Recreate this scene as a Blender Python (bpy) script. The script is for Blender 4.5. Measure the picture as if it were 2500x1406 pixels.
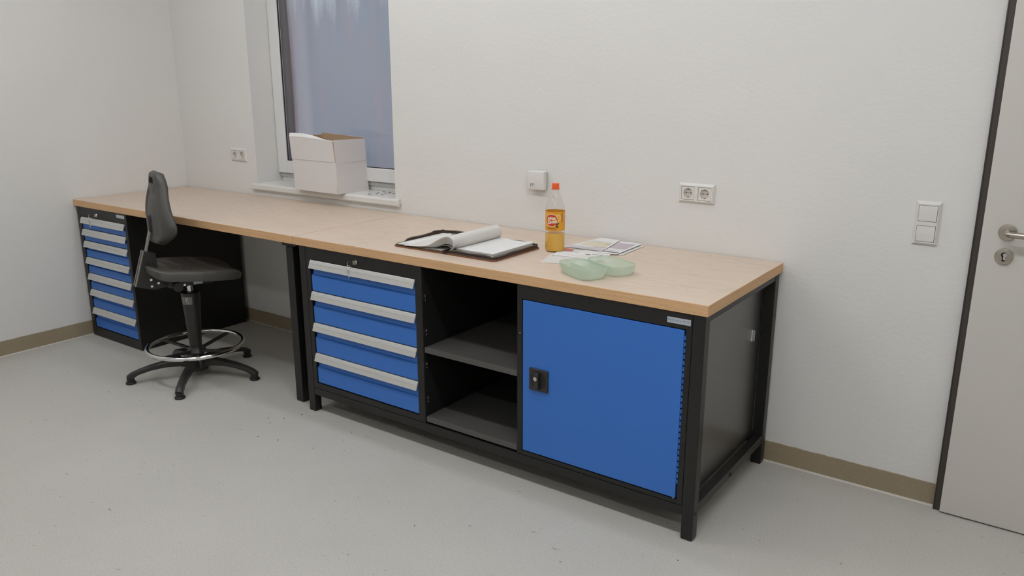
import bpy, bmesh, math, random
from mathutils import Vector, Matrix

random.seed(7)
for _o in list(bpy.data.objects):
    bpy.data.objects.remove(_o, do_unlink=True)
scene = bpy.context.scene
COL = scene.collection

# ------------------------------------------------------------------ camera
CAM = Vector((4.8918, -3.0810, 1.5364))
YAW, PITCH = -0.6203, 0.2562
fw = Vector((math.sin(YAW) * math.cos(PITCH), math.cos(YAW) * math.cos(PITCH), -math.sin(PITCH)))
rt = Vector((math.cos(YAW), -math.sin(YAW), 0.0))
up = rt.cross(fw)
cam_data = bpy.data.cameras.new('camera')
cam_data.sensor_width = 36.0
cam_data.sensor_fit = 'HORIZONTAL'
cam_data.lens = 1936.46 / 2500.0 * 36.0
cam_data.clip_start = 0.05
cam = bpy.data.objects.new('camera', cam_data)
COL.objects.link(cam)
cam.matrix_world = Matrix(((rt.x, up.x, -fw.x, CAM.x), (rt.y, up.y, -fw.y, CAM.y),
                           (rt.z, up.z, -fw.z, CAM.z), (0, 0, 0, 1)))
scene.camera = cam

# ------------------------------------------------------------------ world, exposure
world = bpy.data.worlds.new('world')
scene.world = world
world.use_nodes = True
world.node_tree.nodes['Background'].inputs[0].default_value = (0.64, 0.68, 0.76, 1)
world.node_tree.nodes['Background'].inputs[1].default_value = 0.98
scene.view_settings.view_transform = 'Standard'
scene.view_settings.look = 'None'
scene.view_settings.gamma = 1.0
scene.view_settings.use_curve_mapping = False
scene.view_settings.exposure = -0.08

LAMP_COLOR = (0.978, 1.0, 1.055)
CEIL = 2.98
# name, centre x, centre y, length, radiance, label
LAMPS = [
    (2.5, -0.57, 2.4, 11.5, 'long white ceiling luminaire above the two workbenches'),
    (1.4, -1.72, 2.0, 24.0, 'long white ceiling luminaire in front of the swivel chair'),
    (4.45, -1.75, 2.0, 37.0, 'long white fill luminaire added unseen in front of the door'),  # added to brighten the right side, out of view
    (1.6, -3.60, 2.0, 11.0, 'long white fill luminaire added unseen in the far left of the room'),  # unseen, added as flat fill for the whole room
    (4.6, -3.60, 2.0, 18.0, 'long white fill luminaire added unseen in the far right of the room'),  # second added fill, unseen, evens out the right half
]

# ------------------------------------------------------------------ helpers
def lin(c):
    return tuple((v / 12.92 if v <= 0.04045 else ((v + 0.055) / 1.055) ** 2.4) for v in [x / 255.0 for x in c])

class NT:
    def __init__(self, name):
        self.m = bpy.data.materials.new(name)
        self.m.use_nodes = True
        self.t = self.m.node_tree
        self.b = self.t.nodes['Principled BSDF']
    def n(self, kind, **kw):
        nd = self.t.nodes.new(kind)
        for k, v in kw.items():
            if k.startswith('i_'):
                nd.inputs[k[2:].replace('_', ' ')].default_value = v
            else:
                setattr(nd, k, v)
        return nd
    def l(self, a, b):
        self.t.links.new(a, b)

def mat(name, rgb, rough=0.5, metal=0.0, spec=0.5, bump=None, noise=None, coat=0.0, objcoord=True):
    """rgb sRGB 0-255. bump=(scale,strength). noise=(scale,amount) colour variation."""
    k = NT(name)
    c = lin(rgb)
    k.b.inputs['Base Color'].default_value = (*c, 1)
    k.b.inputs['Roughness'].default_value = rough
    k.b.inputs['Metallic'].default_value = metal
    k.b.inputs['Specular IOR Level'].default_value = spec
    k.b.inputs['Coat Weight'].default_value = coat
    tc = k.n('ShaderNodeTexCoord')
    if noise:
        nz = k.n('ShaderNodeTexNoise')
        nz.inputs['Scale'].default_value = noise[0]
        nz.inputs['Detail'].default_value = 4
        k.l(tc.outputs['Object'], nz.inputs['Vector'])
        mx = k.n('ShaderNodeMix', data_type='RGBA')
        mx.inputs['A'].default_value = (*[v * (1 - noise[1]) for v in c], 1)
        mx.inputs['B'].default_value = (*[min(1, v * (1 + noise[1])) for v in c], 1)
        k.l(nz.outputs['Fac'], mx.inputs['Factor'])
        k.l(mx.outputs['Result'], k.b.inputs['Base Color'])
    if bump:
        nb = k.n('ShaderNodeTexNoise')
        nb.inputs['Scale'].default_value = bump[0]
        nb.inputs['Detail'].default_value = 3
        k.l(tc.outputs['Object'], nb.inputs['Vector'])
        bp = k.n('ShaderNodeBump')
        bp.inputs['Strength'].default_value = bump[1]
        bp.inputs['Distance'].default_value = 0.002
        k.l(nb.outputs['Fac'], bp.inputs['Height'])
        k.l(bp.outputs['Normal'], k.b.inputs['Normal'])
    return k.m

def tobm(bm, tmp):
    me = bpy.data.meshes.new('tmp')
    tmp.to_mesh(me)
    bm.from_mesh(me)
    bpy.data.meshes.remove(me)
    tmp.free()

def box(bm, x0, x1, y0, y1, z0, z1, bev=0.0, seg=2, M=None):
    t = bmesh.new()
    bmesh.ops.create_cube(t, size=1.0)
    for v in t.verts:
        v.co = Vector((x0 + (v.co.x + .5) * (x1 - x0), y0 + (v.co.y + .5) * (y1 - y0), z0 + (v.co.z + .5) * (z1 - z0)))
    if bev > 0:
        bmesh.ops.bevel(t, geom=list(t.edges), offset=bev, segments=seg, profile=0.5, affect='EDGES')
    if M is not None:
        t.transform(M)
    tobm(bm, t)

def bar(bm, p0, p1, w, d, side=(0, 1, 0), bev=0.0):
    """oriented box from p0 to p1; w along side axis, d along the third axis"""
    p0, p1 = Vector(p0), Vector(p1)
    z = (p1 - p0)
    L = z.length
    z.normalize()
    s = Vector(side)
    s = (s - z * s.dot(z)).normalized()
    q = z.cross(s)
    M = Matrix(((s.x, q.x, z.x, p0.x), (s.y, q.y, z.y, p0.y), (s.z, q.z, z.z, p0.z), (0, 0, 0, 1)))
    box(bm, -w / 2, w / 2, -d / 2, d / 2, 0, L, bev, 2, M)

def cyl(bm, p0, p1, r0, r1=None, n=20):
    r1 = r0 if r1 is None else r1
    p0, p1 = Vector(p0), Vector(p1)
    z = (p1 - p0).normalized()
    a = Vector((1, 0, 0)) if abs(z.x) < .9 else Vector((0, 1, 0))
    s = (a - z * a.dot(z)).normalized()
    q = z.cross(s)
    A, Bv = [], []
    for i in range(n):
        t = 2 * math.pi * i / n
        d = s * math.cos(t) + q * math.sin(t)
        A.append(bm.verts.new(p0 + d * r0))
        Bv.append(bm.verts.new(p1 + d * r1))
    for i in range(n):
        j = (i + 1) % n
        bm.faces.new((A[i], A[j], Bv[j], Bv[i]))
    bm.faces.new(list(reversed(A)))
    bm.faces.new(Bv)

def lathe(bm, prof, n=32, c=(0, 0, 0), caps=True):
    rings = []
    for r, z in prof:
        rings.append([bm.verts.new((c[0] + r * math.cos(2 * math.pi * i / n), c[1] + r * math.sin(2 * math.pi * i / n), c[2] + z)) for i in range(n)])
    for a, b in zip(rings, rings[1:]):
        for i in range(n):
            j = (i + 1) % n
            bm.faces.new((a[i], a[j], b[j], b[i]))
    if caps:
        bm.faces.new(list(reversed(rings[0])))
        bm.faces.new(rings[-1])

def tube(bm, pts, r, n=8, closed=False):
    pts = [Vector(p) for p in pts]
    rings = []
    m = len(pts)
    prev = None
    for i, p in enumerate(pts):
        if closed:
            t = pts[(i + 1) % m] - pts[i - 1]
        else:
            t = pts[min(i + 1, m - 1)] - pts[max(i - 1, 0)]
        t.normalize()
        if prev is None:
            a = Vector((0, 0, 1)) if abs(t.z) < .9 else Vector((1, 0, 0))
        else:
            a = prev
        s = (a - t * a.dot(t)).normalized()
        prev = s
        q = t.cross(s)
        rr = r[i] if isinstance(r, (list, tuple)) else r
        rings.append([bm.verts.new(p + (s * math.cos(2 * math.pi * k / n) + q * math.sin(2 * math.pi * k / n)) * rr) for k in range(n)])
    rng = range(m) if closed else range(m - 1)
    for i in rng:
        a, b = rings[i], rings[(i + 1) % m]
        for k in range(n):
            j = (k + 1) % n
            bm.faces.new((a[k], a[j], b[j], b[k]))
    if not closed:
        bm.faces.new(list(reversed(rings[0])))
        bm.faces.new(rings[-1])

def prism(bm, poly, axis, lo, hi):
    """poly = list of 2d points in the other two axes (cyclic order x:(y,z) y:(x,z) z:(x,y))"""
    def P(a, u, v):
        return {'x': (a, u, v), 'y': (u, a, v), 'z': (u, v, a)}[axis]
    A = [bm.verts.new(P(lo, *p)) for p in poly]
    Bv = [bm.verts.new(P(hi, *p)) for p in poly]
    n = len(poly)
    for i in range(n):
        j = (i + 1) % n
        bm.faces.new((A[i], A[j], Bv[j], Bv[i]))
    bm.faces.new(list(reversed(A)))
    bm.faces.new(Bv)

def slab(bm, rows, th):
    """closed sheet from a grid of points, thickness th below (along -normal approximated by z or given vector)"""
    R, Cn = len(rows), len(rows[0])
    dv = Vector(th)
    T = [[bm.verts.new(p) for p in row] for row in rows]
    D = [[bm.verts.new(Vector(p) + dv) for p in row] for row in rows]
    for i in range(R - 1):
        for j in range(Cn - 1):
            bm.faces.new((T[i][j], T[i][j + 1], T[i + 1][j + 1], T[i + 1][j]))
            bm.faces.new((D[i][j], D[i + 1][j], D[i + 1][j + 1], D[i][j + 1]))
    edge = [(0, j) for j in range(Cn)] + [(i, Cn - 1) for i in range(1, R)] + [(R - 1, j) for j in range(Cn - 2, -1, -1)] + [(i, 0) for i in range(R - 2, 0, -1)]
    for a, b in zip(edge, edge[1:] + edge[:1]):
        bm.faces.new((T[a[0]][a[1]], D[a[0]][a[1]], D[b[0]][b[1]], T[b[0]][b[1]]))

def obj(name, bm, m, parent=None, loc=(0, 0, 0), rot=(0, 0, 0), smooth=None, **props):
    if isinstance(bm, bpy.types.Mesh):
        me = bm
    else:
        bmesh.ops.recalc_face_normals(bm, faces=list(bm.faces))
        me = bpy.data.meshes.new(name)
        bm.to_mesh(me)
        bm.free()
        for mm in (m if isinstance(m, (list, tuple)) else [m]):
            me.materials.append(mm)
        if smooth is not None:
            me.shade_smooth()
            try:
                me.set_sharp_from_angle(angle=math.radians(smooth))
            except Exception:
                pass
    o = bpy.data.objects.new(name, me)
    COL.objects.link(o)
    o.location = loc
    o.rotation_euler = rot
    if parent is not None:
        o.parent = parent
    for k, v in props.items():
        o[k] = v
    return o

def thing(name, label, cat, loc=(0, 0, 0), rotz=0.0, group=None, kind=None):
    o = bpy.data.objects.new(name, None)
    o.empty_display_size = 0.05
    COL.objects.link(o)
    o.location = loc
    o.rotation_euler = (0, 0, rotz)
    if label:
        o['label'] = label
    if cat:
        o['category'] = cat
    if group:
        o['group'] = group
    if kind:
        o['kind'] = kind
    return o

def text_mesh(body, size, shear=0.0, offset=0.0, spacing=1.0, extrude=0.0):
    cu = bpy.data.curves.new('txt', 'FONT')
    cu.body = body
    cu.size = size
    cu.shear = shear
    cu.offset = offset
    cu.space_character = spacing
    cu.extrude = extrude
    cu.align_x = 'CENTER'
    cu.align_y = 'CENTER'
    cu.resolution_u = 4
    o = bpy.data.objects.new('txt', cu)
    COL.objects.link(o)
    bpy.context.view_layer.update()
    dg = bpy.context.evaluated_depsgraph_get()
    me = bpy.data.meshes.new_from_object(o.evaluated_get(dg))
    bpy.data.objects.remove(o, do_unlink=True)
    return me

# ------------------------------------------------------------------ materials
def wall_material():
    k = NT('painted plaster')
    k.b.inputs['Roughness'].default_value = 0.75
    k.b.inputs['Specular IOR Level'].default_value = 0.25
    tc = k.n('ShaderNodeTexCoord')
    big = k.n('ShaderNodeTexNoise'); big.inputs['Scale'].default_value = 0.9
    k.l(tc.outputs['Object'], big.inputs['Vector'])
    mx = k.n('ShaderNodeMix', data_type='RGBA')
    mx.inputs['A'].default_value = (*lin((222, 220, 215)), 1)
    mx.inputs['B'].default_value = (*lin((228, 226, 221)), 1)
    k.l(big.outputs['Fac'], mx.inputs['Factor'])
    k.l(mx.outputs['Result'], k.b.inputs['Base Color'])
    n1 = k.n('ShaderNodeTexNoise'); n1.inputs['Scale'].default_value = 55; n1.inputs['Detail'].default_value = 5
    n1.inputs['Roughness'].default_value = 0.6
    k.l(tc.outputs['Object'], n1.inputs['Vector'])
    bp = k.n('ShaderNodeBump'); bp.inputs['Strength'].default_value = 0.3; bp.inputs['Distance'].default_value = 0.004
    k.l(n1.outputs['Fac'], bp.inputs['Height'])
    k.l(bp.outputs['Normal'], k.b.inputs['Normal'])
    return k.m

def floor_material(name, a, b, fleck, rough=0.55, flecks=True):
    k = NT(name)
    k.b.inputs['Roughness'].default_value = rough
    k.b.inputs['Specular IOR Level'].default_value = 0.3
    tc = k.n('ShaderNodeTexCoord')
    n1 = k.n('ShaderNodeTexNoise'); n1.inputs['Scale'].default_value = 2.2; n1.inputs['Detail'].default_value = 6
    n1.inputs['Roughness'].default_value = 0.65
    k.l(tc.outputs['Object'], n1.inputs['Vector'])
    mx = k.n('ShaderNodeMix', data_type='RGBA')
    mx.inputs['A'].default_value = (*lin(a), 1); mx.inputs['B'].default_value = (*lin(b), 1)
    k.l(n1.outputs['Fac'], mx.inputs['Factor'])
    last = mx.outputs['Result']
    # fine grain
    n2 = k.n('ShaderNodeTexNoise'); n2.inputs['Scale'].default_value = 160; n2.inputs['Detail'].default_value = 2
    k.l(tc.outputs['Object'], n2.inputs['Vector'])
    rp = k.n('ShaderNodeValToRGB'); rp.color_ramp.elements[0].position = .3; rp.color_ramp.elements[0].color = (.9, .9, .9, 1)
    rp.color_ramp.elements[1].position = .7; rp.color_ramp.elements[1].color = (1.06, 1.06, 1.06, 1)
    k.l(n2.outputs['Fac'], rp.inputs['Fac'])
    m2 = k.n('ShaderNodeMix', data_type='RGBA', blend_type='MULTIPLY'); m2.inputs['Factor'].default_value = 1
    k.l(last, m2.inputs['A']); k.l(rp.outputs['Color'], m2.inputs['B'])
    last = m2.outputs['Result']
    if flecks:
        mp = k.n('ShaderNodeMapping'); mp.inputs['Rotation'].default_value = (0, 0, .5); mp.inputs['Scale'].default_value = (26, 70, 40)
        k.l(tc.outputs['Object'], mp.inputs['Vector'])
        n3 = k.n('ShaderNodeTexNoise'); n3.inputs['Scale'].default_value = 1.0; n3.inputs['Detail'].default_value = 3
        n3.inputs['Distortion'].default_value = 1.2
        k.l(mp.outputs['Vector'], n3.inputs['Vector'])
        r3 = k.n('ShaderNodeValToRGB'); r3.color_ramp.elements[0].position = .70; r3.color_ramp.elements[0].color = (0, 0, 0, 1)
        r3.color_ramp.elements[1].position = .755; r3.color_ramp.elements[1].color = (.75, .75, .75, 1)
        k.l(n3.outputs['Fac'], r3.inputs['Fac'])
        m3 = k.n('ShaderNodeMix', data_type='RGBA'); m3.inputs['B'].default_value = (*lin(fleck), 1)
        k.l(r3.outputs['Color'], m3.inputs['Factor']); k.l(last, m3.inputs['A'])
        last = m3.outputs['Result']
    k.l(last, k.b.inputs['Base Color'])
    bp = k.n('ShaderNodeBump'); bp.inputs['Strength'].default_value = 0.08; bp.inputs['Distance'].default_value = 0.001
    k.l(n2.outputs['Fac'], bp.inputs['Height']); k.l(bp.outputs['Normal'], k.b.inputs['Normal'])
    return k.m

def veneer_material():
    k = NT('beech veneer')
    k.b.inputs['Roughness'].default_value = 0.42
    k.b.inputs['Specular IOR Level'].default_value = 0.45
    tc = k.n('ShaderNodeTexCoord')
    mp = k.n('ShaderNodeMapping'); mp.inputs['Scale'].default_value = (1.3, 9, 9)
    k.l(tc.outputs['Object'], mp.inputs['Vector'])
    n1 = k.n('ShaderNodeTexNoise'); n1.inputs['Scale'].default_value = 1.6; n1.inputs['Detail'].default_value = 4
    n1.inputs['Distortion'].default_value = 0.6
    k.l(mp.outputs['Vector'], n1.inputs['Vector'])
    mu = k.n('ShaderNodeMath', operation='MULTIPLY'); mu.inputs[1].default_value = 14
    k.l(n1.outputs['Fac'], mu.inputs[0])
    fr = k.n('ShaderNodeMath', operation='PINGPONG'); fr.inputs[1].default_value = 1
    k.l(mu.outputs[0], fr.inputs[0])
    rp = k.n('ShaderNodeValToRGB')
    rp.color_ramp.elements[0].position = 0.0; rp.color_ramp.elements[0].color = (*lin((203, 183, 164)), 1)
    rp.color_ramp.elements[1].position = 0.35; rp.color_ramp.elements[1].color = (*lin((211, 193, 175)), 1)
    k.l(fr.outputs[0], rp.inputs['Fac'])
    mp2 = k.n('ShaderNodeMapping'); mp2.inputs['Scale'].default_value = (6, 240, 240)
    k.l(tc.outputs['Object'], mp2.inputs['Vector'])
    n2 = k.n('ShaderNodeTexNoise'); n2.inputs['Scale'].default_value = 1.0; n2.inputs['Detail'].default_value = 2
    k.l(mp2.outputs['Vector'], n2.inputs['Vector'])
    r2 = k.n('ShaderNodeValToRGB'); r2.color_ramp.elements[0].color = (.93, .92, .9, 1); r2.color_ramp.elements[1].color = (1.05, 1.05, 1.05, 1)
    k.l(n2.outputs['Fac'], r2.inputs['Fac'])
    m2 = k.n('ShaderNodeMix', data_type='RGBA', blend_type='MULTIPLY'); m2.inputs['Factor'].default_value = 1
    k.l(rp.outputs['Color'], m2.inputs['A']); k.l(r2.outputs['Color'], m2.inputs['B'])
    k.l(m2.outputs['Result'], k.b.inputs['Base Color'])
    return k.m

def ply_edge_material():
    k = NT('plywood edge')
    k.b.inputs['Roughness'].default_value = 0.55
    tc = k.n('ShaderNodeTexCoord')
    sx = k.n('ShaderNodeSeparateXYZ'); k.l(tc.outputs['Object'], sx.inputs[0])
    wob = k.n('ShaderNodeTexNoise'); wob.inputs['Scale'].default_value = 3.0
    k.l(tc.outputs['Object'], wob.inputs['Vector'])
    wm = k.n('ShaderNodeMath', operation='MULTIPLY'); wm.inputs[1].default_value = 0.0022
    k.l(wob.outputs['Fac'], wm.inputs[0])
    ad = k.n('ShaderNodeMath', operation='ADD'); k.l(sx.outputs['Z'], ad.inputs[0]); k.l(wm.outputs[0], ad.inputs[1])
    dv = k.n('ShaderNodeMath', operation='DIVIDE'); dv.inputs[1].default_value = 0.0035
    k.l(ad.outputs[0], dv.inputs[0])
    fr = k.n('ShaderNodeMath', operation='FRACT'); k.l(dv.outputs[0], fr.inputs[0])
    rp = k.n('ShaderNodeValToRGB')
    e = rp.color_ramp.elements
    e[0].position = 0.0; e[0].color = (*lin((160, 114, 72)), 1)
    e[1].position = 0.34; e[1].color = (*lin((224, 184, 138)), 1)
    x = e.new(0.16); x.color = (*lin((164, 118, 76)), 1)
    x = e.new(0.86); x.color = (*lin((216, 172, 126)), 1)
    k.l(fr.outputs[0], rp.inputs['Fac'])
    mp = k.n('ShaderNodeMapping'); mp.inputs['Scale'].default_value = (5, 5, 160)
    k.l(tc.outputs['Object'], mp.inputs['Vector'])
    n2 = k.n('ShaderNodeTexNoise'); n2.inputs['Scale'].default_value = 1.0; n2.inputs['Detail'].default_value = 3
    k.l(mp.outputs['Vector'], n2.inputs['Vector'])
    mx = k.n('ShaderNodeMix', data_type='RGBA'); mx.inputs['B'].default_value = (*lin((220, 178, 132)), 1)
    r2 = k.n('ShaderNodeValToRGB'); r2.color_ramp.elements[0].position = .35; r2.color_ramp.elements[1].position = .65
    k.l(n2.outputs['Fac'], r2.inputs['Fac'])
    k.l(r2.outputs['Color'], mx.inputs['Factor']); k.l(rp.outputs['Color'], mx.inputs['A'])
    # dark voids in the plies
    mp3 = k.n('ShaderNodeMapping'); mp3.inputs['Scale'].default_value = (14, 14, 420)
    k.l(tc.outputs['Object'], mp3.inputs['Vector'])
    n3 = k.n('ShaderNodeTexNoise'); n3.inputs['Scale'].default_value = 1.0; n3.inputs['Detail'].default_value = 2
    k.l(mp3.outputs['Vector'], n3.inputs['Vector'])
    r3 = k.n('ShaderNodeValToRGB'); r3.color_ramp.elements[0].position = .71; r3.color_ramp.elements[0].color = (0, 0, 0, 1)
    r3.color_ramp.elements[1].position = .75; r3.color_ramp.elements[1].color = (1, 1, 1, 1)
    k.l(n3.outputs['Fac'], r3.inputs['Fac'])
    m3 = k.n('ShaderNodeMix', data_type='RGBA'); m3.inputs['B'].default_value = (*lin((110, 66, 36)), 1)
    k.l(r3.outputs['Color'], m3.inputs['Factor']); k.l(mx.outputs['Result'], m3.inputs['A'])
    k.l(m3.outputs['Result'], k.b.inputs['Base Color'])
    return k.m

def schlick(t, f0, scale=1.0):
    """reflectance that is the same from both sides of a thin sheet"""
    lw = t.nodes.new('ShaderNodeLayerWeight'); lw.inputs['Blend'].default_value = .5
    pw = t.nodes.new('ShaderNodeMath'); pw.operation = 'POWER'; pw.inputs[1].default_value = 5
    ma = t.nodes.new('ShaderNodeMath'); ma.operation = 'MULTIPLY_ADD'
    ma.inputs[1].default_value = (1 - f0) * scale; ma.inputs[2].default_value = f0 * scale
    t.links.new(lw.outputs['Facing'], pw.inputs[0]); t.links.new(pw.outputs[0], ma.inputs[0])
    return ma

def thin_clear(name, tint, gloss_rough=0.02, gloss=1.0, ior=1.45):
    """thin clear pane: straight-through transparency plus fresnel reflection"""
    m = bpy.data.materials.new(name); m.use_nodes = True
    t = m.node_tree; t.nodes.clear()
    out = t.nodes.new('ShaderNodeOutputMaterial')
    tr = t.nodes.new('ShaderNodeBsdfTransparent'); tr.inputs['Color'].default_value = (*tint, 1)
    gl = t.nodes.new('ShaderNodeBsdfGlossy'); gl.inputs['Roughness'].default_value = gloss_rough
    mu = schlick(t, .04, gloss)
    mx = t.nodes.new('ShaderNodeMixShader')
    t.links.new(mu.outputs[0], mx.inputs['Fac'])
    t.links.new(tr.outputs[0], mx.inputs[1]); t.links.new(gl.outputs[0], mx.inputs[2]); t.links.new(mx.outputs[0], out.inputs[0])
    return m

def milky(name, rgb, clear, rough=0.3, fres=0.6):
    """translucent moulded plastic: part straight-through, part diffuse + translucent, with sheen"""
    c = lin(rgb)
    m = bpy.data.materials.new(name); m.use_nodes = True
    t = m.node_tree; t.nodes.clear()
    out = t.nodes.new('ShaderNodeOutputMaterial')
    tr = t.nodes.new('ShaderNodeBsdfTransparent'); tr.inputs['Color'].default_value = (*[min(1, v ** .35) for v in c], 1)
    df = t.nodes.new('ShaderNodeBsdfDiffuse'); df.inputs['Color'].default_value = (*c, 1)
    tl = t.nodes.new('ShaderNodeBsdfTranslucent'); tl.inputs['Color'].default_value = (*c, 1)
    gl = t.nodes.new('ShaderNodeBsdfGlossy'); gl.inputs['Roughness'].default_value = rough
    mu = schlick(t, .04, fres)
    a = t.nodes.new('ShaderNodeMixShader'); a.inputs['Fac'].default_value = .5
    b = t.nodes.new('ShaderNodeMixShader'); b.inputs['Fac'].default_value = clear
    d = t.nodes.new('ShaderNodeMixShader')
    L = t.links.new
    L(df.outputs[0], a.inputs[1]); L(tl.outputs[0], a.inputs[2])
    L(a.outputs[0], b.inputs[1]); L(tr.outputs[0], b.inputs[2])
    L(mu.outputs[0], d.inputs['Fac'])
    L(b.outputs[0], d.inputs[1]); L(gl.outputs[0], d.inputs[2]); L(d.outputs[0], out.inputs[0])
    return m

M = {}
M['wall'] = wall_material()
M['ceiling'] = mat('ceiling paint', (226, 225, 221), .8, spec=.2)
M['floor'] = floor_material('linoleum floor', (187, 184, 175), (199, 196, 187), (118, 111, 98))
M['base'] = floor_material('linoleum skirting', (150, 136, 112), (164, 149, 124), (90, 80, 66), .6, False)
M['seal'] = mat('white sealant', (205, 200, 190), .5)
M['veneer'] = veneer_material()
M['edge'] = ply_edge_material()
M['black'] = mat('anthracite powder coat', (33, 32, 31), .35, spec=.38, bump=(900, .05))
M['satin'] = mat('satin dark sheet steel', (38, 37, 33), .42, spec=1.0, coat=1.0)
M['satin'].node_tree.nodes['Principled BSDF'].inputs['Coat Roughness'].default_value = .34
M['shelf'] = mat('grey shelf steel', (84, 82, 79), .42, spec=.5, bump=(900, .05))
M['blackin'] = mat('dark steel interior', (26, 25, 25), .5, spec=.4)
M['blue'] = mat('blue powder coat', (52, 114, 200), .40, spec=.5, bump=(700, .06))
M['alu'] = mat('anodised aluminium', (205, 204, 200), .45, metal=.35)
M['steel'] = mat('brushed nickel', (185, 178, 166), .28, metal=1.0)
M['chrome'] = mat('chrome', (225, 225, 225), .08, metal=1.0)
M['plate'] = mat('silver nameplate', (190, 196, 205), .35, metal=.3)
M['plateink'] = mat('nameplate ink', (112, 130, 150), .5)
M['pvc'] = mat('white window profile', (226, 225, 222), .35, spec=.45)
M['pvcgrey'] = mat('grey window profile', (186, 184, 178), .45)
M['gasket'] = mat('black rubber seal', (38, 36, 38), .6)
M['jamb'] = mat('dark exterior jamb', (142, 132, 132), .8)
M['stone'] = mat('white marbled sill', (222, 220, 214), .30, noise=(9, .07), spec=.5)
M['plastic'] = mat('white switch plastic', (222, 219, 213), .35, spec=.5)
M['socketin'] = mat('socket insert plastic', (206, 198, 188), .4)
M['hole'] = mat('dark hole', (18, 16, 15), .7)
M['brass'] = mat('earth contact', (150, 146, 138), .35, metal=.8)
M['board'] = mat('white coated cardboard', (222, 216, 212), .6, spec=.3, noise=(3, .02))
M['kraft'] = mat('brown cardboard', (186, 158, 128), .8, spec=.1)
M['torn'] = mat('torn white paper layer', (232, 230, 226), .8)
M['pu'] = mat('black polyurethane foam', (74, 71, 66), .46, spec=.5, bump=(900, .12))
M['nylon'] = mat('black nylon', (44, 41, 39), .36, spec=.5)
M['stem'] = mat('grey steel flat bar', (150, 148, 142), .42, metal=.6)
M['rubber'] = mat('black rubber', (30, 28, 27), .5)
M['greylabel'] = mat('grey sticker', (118, 116, 112), .4)
M['paper'] = mat('white paper', (224, 223, 220), .7, spec=.2)
M['paperb'] = mat('off white paper', (212, 209, 203), .7, spec=.2)
M['ink'] = mat('grey print', (150, 150, 152), .8)
M['leather'] = mat('brown leather', (62, 46, 38), .55, bump=(500, .2), noise=(60, .2))
M['leatheredge'] = mat('tan leather edge', (128, 82, 52), .55, bump=(500, .2))
M['zip'] = mat('brown zip tape', (112, 100, 84), .7, bump=(1500, .4))
M['cap'] = mat('orange bottle cap', (236, 92, 34), .35)
M['pet'] = thin_clear('clear bottle plastic', (.97, .97, .96), .06, .9)
M['juice'] = mat('orange lemonade', (232, 182, 78), .25, spec=.4)
M['lab'] = mat('orange printed label', (232, 160, 40), .35)
M['labred'] = mat('red label print', (206, 52, 22), .35)
M['labcream'] = mat('cream label print', (240, 216, 164), .35)
M['labwhite'] = mat('white label print', (242, 240, 234), .35)
M['labbrown'] = mat('brown label print', (112, 56, 20), .4)
M['lableaf'] = mat('dark leaf print', (70, 44, 22), .4)
M['labpale'] = mat('pale orange label print', (244, 184, 84), .4)
M['mint'] = milky('mint green translucent plastic', (232, 242, 230), .52)
M['lilac'] = mat('lilac print', (190, 178, 184), .7)
M['lilac2'] = mat('pale lilac print', (206, 198, 204), .7)
M['yellowp'] = mat('pale yellow print', (212, 205, 180), .7)
M['redp'] = mat('red print', (200, 126, 106), .7)
M['darkp'] = mat('dark print', (104, 98, 96), .7)
M['door'] = mat('light grey door leaf', (206, 202, 194), .45, spec=.4)
M['frame'] = mat('anthracite door frame', (66, 58, 52), .5)
M['crumb'] = mat('dark crumbs', (50, 42, 36), .8)
M['housing'] = mat('white lamp housing', (230, 230, 228), .5)

# ------------------------------------------------------------------ lamps
def make_lamp(x, y, length, power, label):
    t = thing('ceiling_luminaire', label, 'lamp', (x, y, CEIL))
    b = bmesh.new(); box(b, -length / 2 - .03, length / 2 + .03, -.08, .08, -.07, 0, .006)
    obj('housing', b, M['housing'], t)
    m = bpy.data.materials.new('lamp diffuser'); m.use_nodes = True
    pb = m.node_tree.nodes['Principled BSDF']
    pb.inputs['Base Color'].default_value = (.9, .9, .9, 1)
    pb.inputs['Emission Color'].default_value = (*LAMP_COLOR, 1)
    pb.inputs['Emission Strength'].default_value = power
    b = bmesh.new(); box(b, -length / 2, length / 2, -.06, .06, -.085, -.071, .004)
    obj('diffuser', b, m, t)
for a in LAMPS:
    make_lamp(*a)

# ------------------------------------------------------------------ room shell
WX0, WX1, WZ0, WZ1 = 0.760, 1.924, 0.895, 2.40      # window opening
RX, RY = 6.4, -5.2
b = bmesh.new()
box(b, -.3, WX0, 0, .34, -.1, CEIL)
box(b, WX1, RX + .2, 0, .34, -.1, CEIL)
box(b, WX0, WX1, 0, .34, -.1, WZ0)
box(b, WX0, WX1, 0, .34, WZ1, CEIL)
obj('wall_back', b, M['wall'], kind='structure')
b = bmesh.new(); box(b, -.3, 0, RY, 0, -.1, CEIL); obj('wall_left', b, M['wall'], kind='structure')
b = bmesh.new(); box(b, RX, RX + .2, RY, 0, -.1, CEIL); obj('wall_right', b, M['wall'], kind='structure')
b = bmesh.new(); box(b, -.3, RX + .2, RY - .2, RY, -.1, CEIL); obj('wall_front', b, M['wall'], kind='structure')
b = bmesh.new(); box(b, -.3, RX + .2, RY - .2, .34, CEIL, CEIL + .1); obj('ceiling', b, M['ceiling'], kind='structure')
b = bmesh.new(); box(b, 0, RX, RY, 0, -.1, 0); obj('floor', b, M['floor'], kind='structure')

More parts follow.
